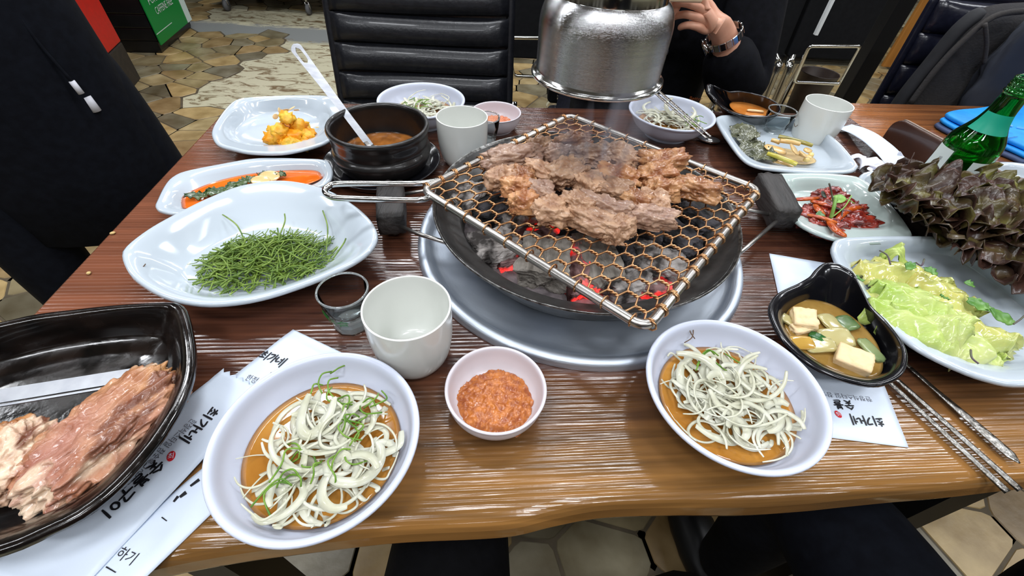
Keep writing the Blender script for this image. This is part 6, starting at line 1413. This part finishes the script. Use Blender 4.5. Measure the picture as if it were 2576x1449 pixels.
q = root('red_box', (-2.5, 2.6, 0), 'red box on a dark brown stand, partly behind the person in dark clothes', 'box')
fa, fb_ = Vector((-2.209, 2.25, 0)), Vector((-2.36, 2.70, 0)); bk = Vector((-.75, .10, 0))
ls = [[cb(p, z) for p in (fa, fb_, fb_+bk, fa+bk)] for z in (0, .205)]; V, F_ = rings(ls, True, True); bevel(mk('stand', V, F_, mat('dark_brown_stand', (38, 34, 30), (50, 44, 38), rough=.6), q, smooth=False), .006)
ls = [[cb(p, z) for p in (fa, fb_, fb_+bk, fa+bk)] for z in (.209, .95)]; V, F_ = rings(ls, True, True); bevel(mk('red_body', V, F_, mat('red_plastic', (196, 32, 22), (184, 36, 26), rough=.4), q, smooth=False), .006)
sr = Vector(((fb_-fa).y, -(fb_-fa).x, 0)).normalized(); fm = fa.lerp(fb_, .38)+sr*.002; fd = (fb_-fa).normalized()
lay_ = brush_word('이', .045, 1, w=.16); mk('silver_emblem', [tuple(fm+sr*.001+fd*x+Vector((0, 0, .27+y))) for x, y in lay_[0]], lay_[1], satin, q, smooth=False)
q = root('service_cart', (-1.9, 4.5, 0), 'black service cart on small casters at the back left', 'cart')
V, F_ = box((-1.90, 4.55, .52), (1.85, .62, .76)); bevel(mk('cart_body', V, F_, mat('black_cart', (12, 12, 13), rough=.6), q, smooth=False), .01)
rub = mat('grey_rubber', (92, 92, 94), rough=.6)
for x, y in ((-2.60, 4.24), (-1.91, 4.28), (-1.15, 4.30), (-2.60, 4.80), (-1.15, 4.80)):
    V, F_ = tube([(x-.012, y, .045), (x+.012, y, .045)], .042, 20); c_ = mk('caster', V, F_, rub, q); 
    V, F_ = tube([(x-.016, y, .045), (x-.016, y-.01, .10), (x+.016, y-.01, .10), (x+.016, y, .045)], .006, 6); mk('fork', V, F_, satin, c_)
    V, F_ = tube([(x, y-.01, .10), (x, y-.01, .145)], .012, 10); mk('stem', V, F_, satin, c_)
V, F_ = box((.9, 4.3, .45), (2.4, .7, .9)); tag(bevel(mk('serving_counter', V, F_, mat('dark_counter', (20, 17, 16), (28, 24, 22), rough=.6), smooth=False), .01), 'dark counter at the very back behind the seated person', 'counter')
# ---------------- people
skin = mat('skin', (206, 150, 124), (222, 168, 142), rough=.45, nscale=30, sss=.2, sssc=(.012, .005, .003))
navy = mat('navy_cloth', (9, 11, 18), (14, 17, 25), rough=.85, nscale=60, spec=.15, bump=.002, bscale=22)
blackc = mat('black_wool', (8, 9, 13), (14, 15, 21), rough=.85, nscale=70, spec=.15, bump=.0025, bscale=26)
denim = mat('dark_denim', (20, 24, 40), (30, 35, 54), rough=.8, nscale=120)
hair = mat('black_hair', (14, 12, 12), rough=.5)
def skinmesh(name, chains, m, parent, lvl=2):
    """one continuous surface grown round a tree of joints: chains of (x, y, z, rx, ry)"""
    V = []; E = []; Rr = []; idx = {}
    for ch in chains:
        prev = None
        for p in ch:
            key = tuple(round(c, 4) for c in p[:3])
            if key not in idx: idx[key] = len(V); V.append(p[:3]); Rr.append((p[3], p[4] if len(p) > 4 else p[3]))
            if prev is not None and prev != idx[key]: E.append((prev, idx[key]))
            prev = idx[key]
    me = bpy.data.meshes.new(name); o0 = ORG[parent.name]; me.from_pydata([tuple(Vector(v)-o0) for v in V], E, []); o = bpy.data.objects.new(name, me); COL.objects.link(o); o.parent = parent
    o.modifiers.new('skin', 'SKIN'); 
    for i, r_ in enumerate(Rr): me.skin_vertices[0].data[i].radius = r_
    me.skin_vertices[0].data[0].use_root = True
    s = o.modifiers.new('sub', 'SUBSURF'); s.levels = lvl; s.render_levels = lvl
    dg = bpy.context.evaluated_depsgraph_get(); m2 = bpy.data.meshes.new_from_object(o.evaluated_get(dg)); o.modifiers.clear(); o.data = m2
    m2.materials.clear(); m2.materials.append(m); m2.polygons.foreach_set('use_smooth', [True]*len(m2.polygons)); ORG[o.name] = o0
    return o
def head(c, parent, face=(0, -1), hairm=hair):
    """head with face features; c = centre, face = horizontal direction it looks"""
    f = Vector((face[0], face[1], 0)).normalized(); s = Vector((-f.y, f.x, 0)); V, F_ = ico(4); out = []
    for v in V:
        x, y, z = v.x*.075, v.y*.095, v.z*.115
        if z < 0: k = 1-.35*(-z/.115)**1.5; x *= k; y *= (1-.12*(-z/.115))
        nose = math.exp(-((x/.013)**2+((z+.012)/.022)**2)); 
        if y > .05: y += .022*nose - .010*math.exp(-(((abs(x)-.030)/.014)**2+((z-.012)/.012)**2)) + .006*math.exp(-((x/.022)**2+((z+.050)/.008)**2)) - .004*math.exp(-((x/.022)**2+((z+.043)/.004)**2))
        out.append(Vector(c)+s*x+f*y+Vector((0, 0, z)))
    h = mk('head', out, F_, skin, parent)
    for sg_ in (-1, 1):
        V, F_2 = blob(tuple(Vector(c)+s*(sg_*.075)+f*(-.005)+Vector((0, 0, -.005))), (.010, .018, .030), math.atan2(f.y, f.x)+math.pi/2*0, 2, .1, 2, 1, flatb=False); mk('ear', V, F_2, skin, h)
        V, F_2 = blob(tuple(Vector(c)+s*(sg_*.030)+f*.083+Vector((0, 0, .012))), (.012, .012, .006), 0, 2, 0, 1, 1, flatb=False); mk('eye', V, F_2, mat('eye_white', (225, 222, 218), rough=.2), h)
    V, F_ = ico(4); out = []
    for v in V:
        x, y, z = v.x*.084, v.y*.104, v.z*.124
        if z < .0 and y > -.02: z *= .25; y = min(y, .03)
        if y > .05 and z < .06: y = .055
        z = max(z, -.07); out.append(Vector(c)+s*x+f*(y-.006)+Vector((0, 0, z+.006)))
    mk('hair', out, F_, hairm, h)
    return h
def hand_chains(w, d, up, side, curl=.9, s=1.0):
    """chains for one hand: w wrist, d pointing direction, up = back of the hand, side = thumb side"""
    d, up, side = [Vector(v).normalized() for v in (d, up, side)]; w = Vector(w); P = lambda v, r, r2=None: (v.x, v.y, v.z, r*s, (r2 or r)*s)
    palm = w+d*.055*s; ch = [[P(w, .026, .021), P(w+d*.028*s, .031, .018), P(palm, .036, .015)]]
    for k, (off, L_, lift) in enumerate(((.030, .074, 0), (.010, .082, .002), (-.011, .076, 0), (-.030, .060, -.003))):
        b = palm+side*off*s; k1 = b+d*.034*s+up*.002; a = curl*(1+.12*k)
        d1 = (d*math.cos(a*.45)-up*math.sin(a*.45)); d2 = (d*math.cos(a*1.0)-up*math.sin(a*1.0)); d3 = (d*math.cos(a*1.5)-up*math.sin(a*1.5))
        p1 = k1+d1*L_*.45*s; p2 = p1+d2*L_*.32*s; p3 = p2+d3*L_*.23*s
        ch.append([P(palm, .036, .015), P(b+d*.010*s, .0100), P(k1, .0098), P(p1, .0088), P(p2, .0080), P(p3, .0066)])
    t0 = w+d*.024*s; t1 = t0+side*.034*s+d*.012*s-up*.006; t2 = t1+(side*.5+d*.85-up*.3).normalized()*.032*s; t3 = t2+(d*.95-up*.35).normalized()*.026*s
    ch.append([P(w+d*.028*s, .031, .018), P(t1, .0125), P(t2, .0105), P(t3, .0085)])
    return ch
# person across the table, phone raised
q = root('person', (.30, 1.22, 0), 'seated person in black jacket with a steel wristwatch holding up a phone', 'person')
PX = .30; PY = 1.24
wR = Vector((.392, 1.02, .868)); eR = Vector((.49, 1.06, .725)); shR = Vector((PX+.185, PY+.02, 1.10)); shL = Vector((PX-.185, PY+.02, 1.10)); eL = Vector((.11, 1.08, .76)); wL = Vector((.235, 1.02, .835))
tor = [(PX, PY, .50, .165, .12), (PX, PY, .62, .155, .115), (PX, PY+.0, .80, .165, .12), (PX, PY+.01, .98, .18, .12), (PX, PY+.02, 1.10, .12, .09)]
hR = hand_chains(wR, (-.88, -.30, .40), (.15, -.75, .6), (-.3, .1, .8), .75, .88); hL_ = hand_chains(wL, (.10, -.10, .95), (-.4, -.8, .1), (.6, -.3, .2), .9, .9)
def j(v, r, r2=None): return (v[0], v[1], v[2], r, r2 or r)
body = [tor+[(PX, PY+.02, 1.17, .055, .055), (PX, PY, 1.24, .052, .052)], [tor[3], j(shR-Vector((.03, 0, -.005)), .06), j(shR, .055), j(shR.lerp(eR, .5), .048), j(eR, .040), j(eR.lerp(wR, .5), .036), j(wR, .026, .021)], [tor[3], j(shL+Vector((.03, 0, .005)), .06), j(shL, .055), j(shL.lerp(eL, .5), .048), j(eL, .040), j(eL.lerp(wL, .5), .036), j(wL, .026, .021)]]+hR+hL_
skinmesh('body', body, skin, q)
head((PX, PY-.03, 1.335), q)
jk = [[(a, b, c, d+.03, e+.03) for a, b, c, d, e in tor], [(*tor[3][:3], .20, .15), j(shR, .078), j(shR.lerp(eR, .5), .072), j(eR, .074), j(eR.lerp(wR, .45), .064), j(eR.lerp(wR, .82), .052)], [(*tor[3][:3], .20, .15), j(shL, .078), j(shL.lerp(eL, .5), .072), j(eL, .072), j(eL.lerp(wL, .45), .064), j(eL.lerp(wL, .82), .052)]]
jko = skinmesh('jacket', jk, blackc, q)
fy = PY-.155
for i, (x, z) in enumerate(((PX+.012, .90), (PX+.004, .80), (PX+.002, .70))):
    bp_ = aty(1745, 55, PY-.155) if i == 0 else Vector((x, fy, z)); V, F_ = blob((bp_.x, bp_.y, bp_.z), (.011, .004, .011), 0, 3, 0, 1, 0, flatb=False); mk('button', V, F_, mat('grey_button', (84, 86, 92), rough=.3), jko)
lb_ = aty(1748, 246, PY-.165); VF = type_word('Better', .012); mk('orange_label', [(lb_.x-.014+x, lb_.y-.004, lb_.z-.004+y) for x, y in VF[0]], VF[1], mat('orange_thread', (176, 92, 40), rough=.6), jko, smooth=False)
wd_ = (wR-eR).normalized(); wu = Vector((0, -1, 0)); wu = (wu-wd_*wu.dot(wd_)).normalized(); wv = wd_.cross(wu); wc = wR-wd_*.018
for k in range(18):
    a = 2*math.pi*k/18; cc_ = wc+wu*(.0310*math.cos(a))+wv*(.0345*math.sin(a)); tt = (-wu*math.sin(a)+wv*math.cos(a)).normalized(); nn_ = (wu*math.cos(a)+wv*math.sin(a)).normalized()
    V, F_ = box(tuple(cc_), (.0108, .0035, .0165), M=Matrix((tt, nn_, wd_)).transposed()); bevel(mk('watch_link', V, F_, chrome, q, smooth=False), .0008)
wf = wc+wv*.0365*(-1)+wu*0; V, F_ = tube([wf, wf-wv*.008], .017, 24); mk('watch_case', V, F_, chrome, q)
pt_ = [(PX, PY-.02, .50, .17, .13), (PX+.10, PY-.08, .52, .09), (PX+.12, PY-.42, .53, .075), (PX+.12, PY-.50, .50, .07), (PX+.12, PY-.48, .28, .058), (PX+.12, PY-.42, .09, .045)]
pl_ = [(PX, PY-.02, .50, .17, .13), (PX-.10, PY-.08, .52, .09), (PX-.14, PY-.42, .53, .075), (PX-.14, PY-.50, .50, .07), (PX-.14, PY-.48, .28, .058), (PX-.14, PY-.42, .09, .045)]
skinmesh('trousers', [[(*p[:4], p[4] if len(p) > 4 else p[3]) for p in pt_], [(*p[:4], p[4] if len(p) > 4 else p[3]) for p in pl_]], denim, q)
for s in (.12, -.14): V, F_ = blob((PX+s, PY-.48, .04), (.05, .13, .045), 0, 3, .08, 2, 3); mk('shoe', V, F_, leg_m, q)
phc = Vector((.232, .955, .958)); 
ph = root('phone', tuple(phc), 'beige backed phone held up by the person across the table', 'phone'); V, F_ = box(tuple(phc), (.158, .009, .075), M=Matrix.Rotation(.12, 3, 'Z') @ Matrix.Rotation(-.35, 3, 'X')); bevel(mk('case', V, F_, mat('beige_case', (196, 168, 140), (206, 178, 150), rough=.5), ph, smooth=False), .004, 3)
lp = phc+Vector((-.055, .008, .018)); V, F_ = tube([lp, lp+Vector((0, -.014, 0))], .010, 16); mk('lens', V, F_, leg_m, ph)
plainchair((.30, 1.60), math.pi, 'chair under the person in the black jacket', w=.44, zbot=.47, loop=False)
# lap of the photographer
q = root('person', (.07, -.25, 0), 'lap and knees in black trousers at the near table edge', 'person')
def leg_(hx, hy, kx, ky, kz, fx, fy_, hip, r_=.086, kr=.068):
    return [hip, (hx, hy, .545, r_+.01, r_+.01), ((hx+kx)/2, (hy+ky)/2, (kz+.545)/2+.006, r_, r_), (kx, ky, kz, kr, kr), (kx*.8+fx*.2, ky*.8+fy_*.2+.012, kz-.06, kr-.004, kr-.004), ((kx+fx)/2, (ky+fy_)/2, .28, .056, .056), (fx, fy_, .09, .044, .044)]
hip = (.07, -.42, .56, .17, .12)
skinmesh('trousers', [[(.07, -.50, .64, .15, .11), hip], leg_(-.03, -.32, -.055, .23, .520, -.08, .24, hip), leg_(.17, -.32, .235, .095, .500, .24, .04, hip)], mat('black_trousers', (7, 7, 9), (11, 11, 14), rough=.85, nscale=80, spec=.15, bump=.0015, bscale=30), q)
for x, y in ((-.08, .30), (.24, .08)): V, F_ = blob((x, y, .04), (.05, .13, .045), 0, 3, .08, 2, 3); mk('shoe', V, F_, leg_m, q)
hp_ = [(.07, -.50, .64, .16, .12), (.07, -.51, .80, .155, .12), (.07, -.50, .98, .17, .12), (.07, -.48, 1.08, .12, .09)]
bd_ = [hp_+[(.07, -.47, 1.15, .055, .055), (.07, -.46, 1.21, .052, .052)]]; jk_ = [[(a, b, c, d+.03, e+.03) for a, b, c, d, e in hp_]]
for s in (-1, 1):
    sh_ = Vector((.07+.185*s, -.48, 1.06)); el = Vector((.05+.26*s, -.36, .86)); wr = Vector((.0+.085*s, -.135, 1.02))
    bd_.append([hp_[2], j(sh_, .055), j(el, .040), j(wr, .026, .021)]); bd_ += hand_chains(wr, (-.1*s, .35, .9), (0, 1, -.3), (-s, 0, .2), .7, .85); jk_.append([(*hp_[2][:3], .20, .15), j(sh_, .078), j(sh_.lerp(el, .5), .070), j(el, .066), j(el.lerp(wr, .8), .046)])
skinmesh('body', bd_, skin, q); skinmesh('jacket', jk_, blackc, q); head((.07, -.44, 1.32), q, face=(0, 1))
plainchair((.07, -.66), 0, 'chair under the person with black trousers', w=.44, loop=False)
plainchair((.60, -.68), 0, 'chair under the person with navy trousers', w=.44, loop=False)
q = root('person', (.55, -.2, 0), 'leg in navy trousers of someone sitting at the right front', 'person')
hip = (.60, -.45, .56, .17, .12)
skinmesh('trousers', [[(.60, -.52, .64, .15, .11), hip], leg_(.52, -.34, .43, .25, .505, .45, .25, hip, .095, .078), leg_(.74, -.34, .80, .16, .505, .82, .12, hip)], navy, q)
for x, y, rz_ in ((.45, .31, .2), (.82, .20, 0)): V, F_ = blob((x, y, .04), (.05, .13, .045), rz_, 3, .08, 2, 3); mk('shoe', V, F_, leg_m, q)
# person standing at the left end
q = root('person', (-1.05, .85, 0), 'person standing at the left table end in long dark navy clothes with white cord tips', 'person')
wx, wy = -1.09, .93
bod = [[(wx, wy, .92, .16, .12), (wx, wy, 1.15, .15, .11), (wx, wy, 1.36, .17, .11), (wx, wy, 1.47, .10, .08), (wx, wy, 1.56, .055, .055), (wx, wy, 1.62, .052, .052)]]
for s in (-1, 1):
    sh_ = Vector((wx-.03*s, wy+.20*s, 1.42)); el = Vector((wx+.0, wy+.25*s, 1.14)); wr = Vector((wx+.02, wy+.16*s, 1.22))
    bod.append([bod[0][2], j(sh_, .055), j(el, .040), j(wr, .026, .021)]); bod += hand_chains(wr, (.3, 0, .8), (-.5, 0, .5), (0, -s, .1), .5)
skinmesh('body', bod, skin, q); head((wx+.01, wy, 1.70), q, face=(1, -.2))
coat = [[(wx, wy, .88, .20, .17), (wx, wy, 1.15, .19, .15), (wx, wy, 1.36, .20, .14), (wx, wy, 1.47, .10, .08)]]
for s in (-1, 1):
    sh_ = Vector((wx-.03*s, wy+.20*s, 1.42)); el = Vector((wx+.0, wy+.25*s, 1.14)); wr = Vector((wx+.01, wy+.165*s, 1.20)); coat.append([(wx, wy, 1.36, .20, .14), j(sh_, .075), j(sh_.lerp(el, .5), .068), j(el, .062), j(wr, .045)])
skinmesh('coat', coat, navy, q)
# long skirt part of the coat hanging to the shin, then two trouser legs
ls = []
cx_, cy_ = -1.10, .90
for k, (z, rx_, ry_) in enumerate(((.395, .225, .150), (.40, .235, .158), (.55, .232, .165), (.75, .225, .17), (.95, .21, .165), (1.02, .19, .15))):
    l = []
    for i in range(48):
        a = 2*math.pi*i/48; w_ = 1+.035*math.sin(a*7+z*3)*(1.1-z)+.02*math.sin(a*3+1)
        l.append((cx_+rx_*w_*math.cos(a)*.9-ry_*math.sin(a)*.35, cy_+ry_*w_*math.sin(a)+rx_*math.cos(a)*.25, z-.05*math.cos(a)*(1 if z < .5 else 0)))
    ls.append(l)
V, F_ = rings(ls, True, True); mk('coat_skirt', V, F_, navy, q)
skinmesh('trousers', [[(cx_, cy_, .80, .15, .12), (cx_+.13, cy_+.06, .70, .09), (cx_+.15, cy_+.08, .42, .082), (cx_+.15, cy_+.07, .09, .07)], [(cx_, cy_, .80, .15, .12), (cx_-.06, cy_-.10, .70, .09), (cx_-.05, cy_-.14, .42, .085), (cx_-.02, cy_-.16, .09, .07)]], navy, q)
for x, y in ((cx_+.19, cy_+.06), (cx_+.02, cy_-.17)): V, F_ = blob((x, y, .045), (.13, .05, .045), -.1, 3, .08, 2, 3); mk('shoe', V, F_, leg_m, q)
wt = mat('white_tip', (206, 206, 214), rough=.5)
for i, (px, py, L_) in enumerate(((216, 243, .030), (180, 204, .024))):
    d_ = ray(px, py); p_ = CAM+d_*(.90 if i == 0 else .86); V, F_ = tube([p_, p_-Vector((-.004, 0, L_))], .0085-.003*i, 10); mk('cord_tip', V, F_, wt, q)
    V, F_ = tube(opencurve([p_, p_+Vector((-.02, .0, .10)), p_+Vector((-.03, .02, .26)), p_+Vector((-.01, .03, .42))], 5), .003, 6); mk('cord', V, F_, navy, q)
# ---------------- jacket on the right chair
q = root('jacket', (1.10, 1.14, .6), 'dark grey jacket with a black padded edge hung over the chair at the upper right', 'jacket')
JO = [(2478, 18), (2415, 68), (2340, 150), (2270, 235), (2212, 320), (2196, 352), (2205, 378), (2240, 392), (2300, 340), (2420, 330), (2640, 330), (2750, 150), (2700, 10), (2576, 6)]
YJ = 1.135
O_ = [aty(x, y, YJ) for x, y in JO]; O_ = closedcurve([tuple(p) for p in O_], 80); c_ = sum(O_, Vector())/80
V = []; F_ = []
nr2 = 26
for sgn in (1, -1):
    for i in range(nr2+1):
        for k_, p in enumerate(O_):
            s = i/nr2; v = c_+(p-c_)*s
            fold = .018*mnoise.noise(Vector((v.x*7, v.z*5, sgn)))+.010*math.sin((v.x*.8+v.z*.6)*42)*(.4+.6*mnoise.noise(Vector((v.x*3, v.z*3, 2))))
            dp = (.030*math.sqrt(max(0, 1-s**6))+fold*(1-s**8))*sgn
            V.append((v.x, v.y-dp-(.03*(1-s) if sgn > 0 else 0), v.z))
base = (nr2+1)*80
for b_, fl_ in ((0, 0), (base, 1)):
    for i in range(nr2):
        for k_ in range(80):
            a = b_+i*80+k_; b2 = b_+i*80+(k_+1) % 80; F_.append((a, b2, b2+80, a+80) if not fl_ else (a, a+80, b2+80, b2))
jc = mat('dark_grey_cloth', (62, 59, 57), (46, 46, 49), rough=.8, nscale=7, spec=.2, bump=.001, bscale=240)
mk('jacket_body', V, F_, jc, q)
V, F_ = tube(opencurve([aty(x, y, YJ-.035) for x, y in ((2472, 26), (2412, 74), (2340, 160), (2275, 240), (2225, 315), (2205, 360), (2212, 392))], 5), [.012, .015]+[.018]*29, 10, flat=(1, .7)); mk('padded_edge', V, F_, mat('black_padding', (18, 19, 24), (26, 27, 32), rough=.7), q)
V, F_ = tube(opencurve([aty(x, y, YJ-.062) for x, y in ((2576, 28), (2500, 42), (2420, 105), (2350, 180), (2290, 260))], 5), .006, 8); mk('seam', V, F_, jc, q)
V, F_ = tube(opencurve([aty(x, y, YJ-.075) for x, y in ((2478, 60), (2482, 110), (2476, 160))], 5), .004, 8); mk('seam', V, F_, jc, q)
bgp = aty(2590, 180, 1.06); V, F_ = blob(tuple(bgp), (.10, .03, .12), 0, 4, .18, 1.6, 5, .4, flatb=False); mk('pocket', V, F_, mat('slate_cloth', (46, 50, 60), (36, 40, 50), rough=.75, nscale=9), q)
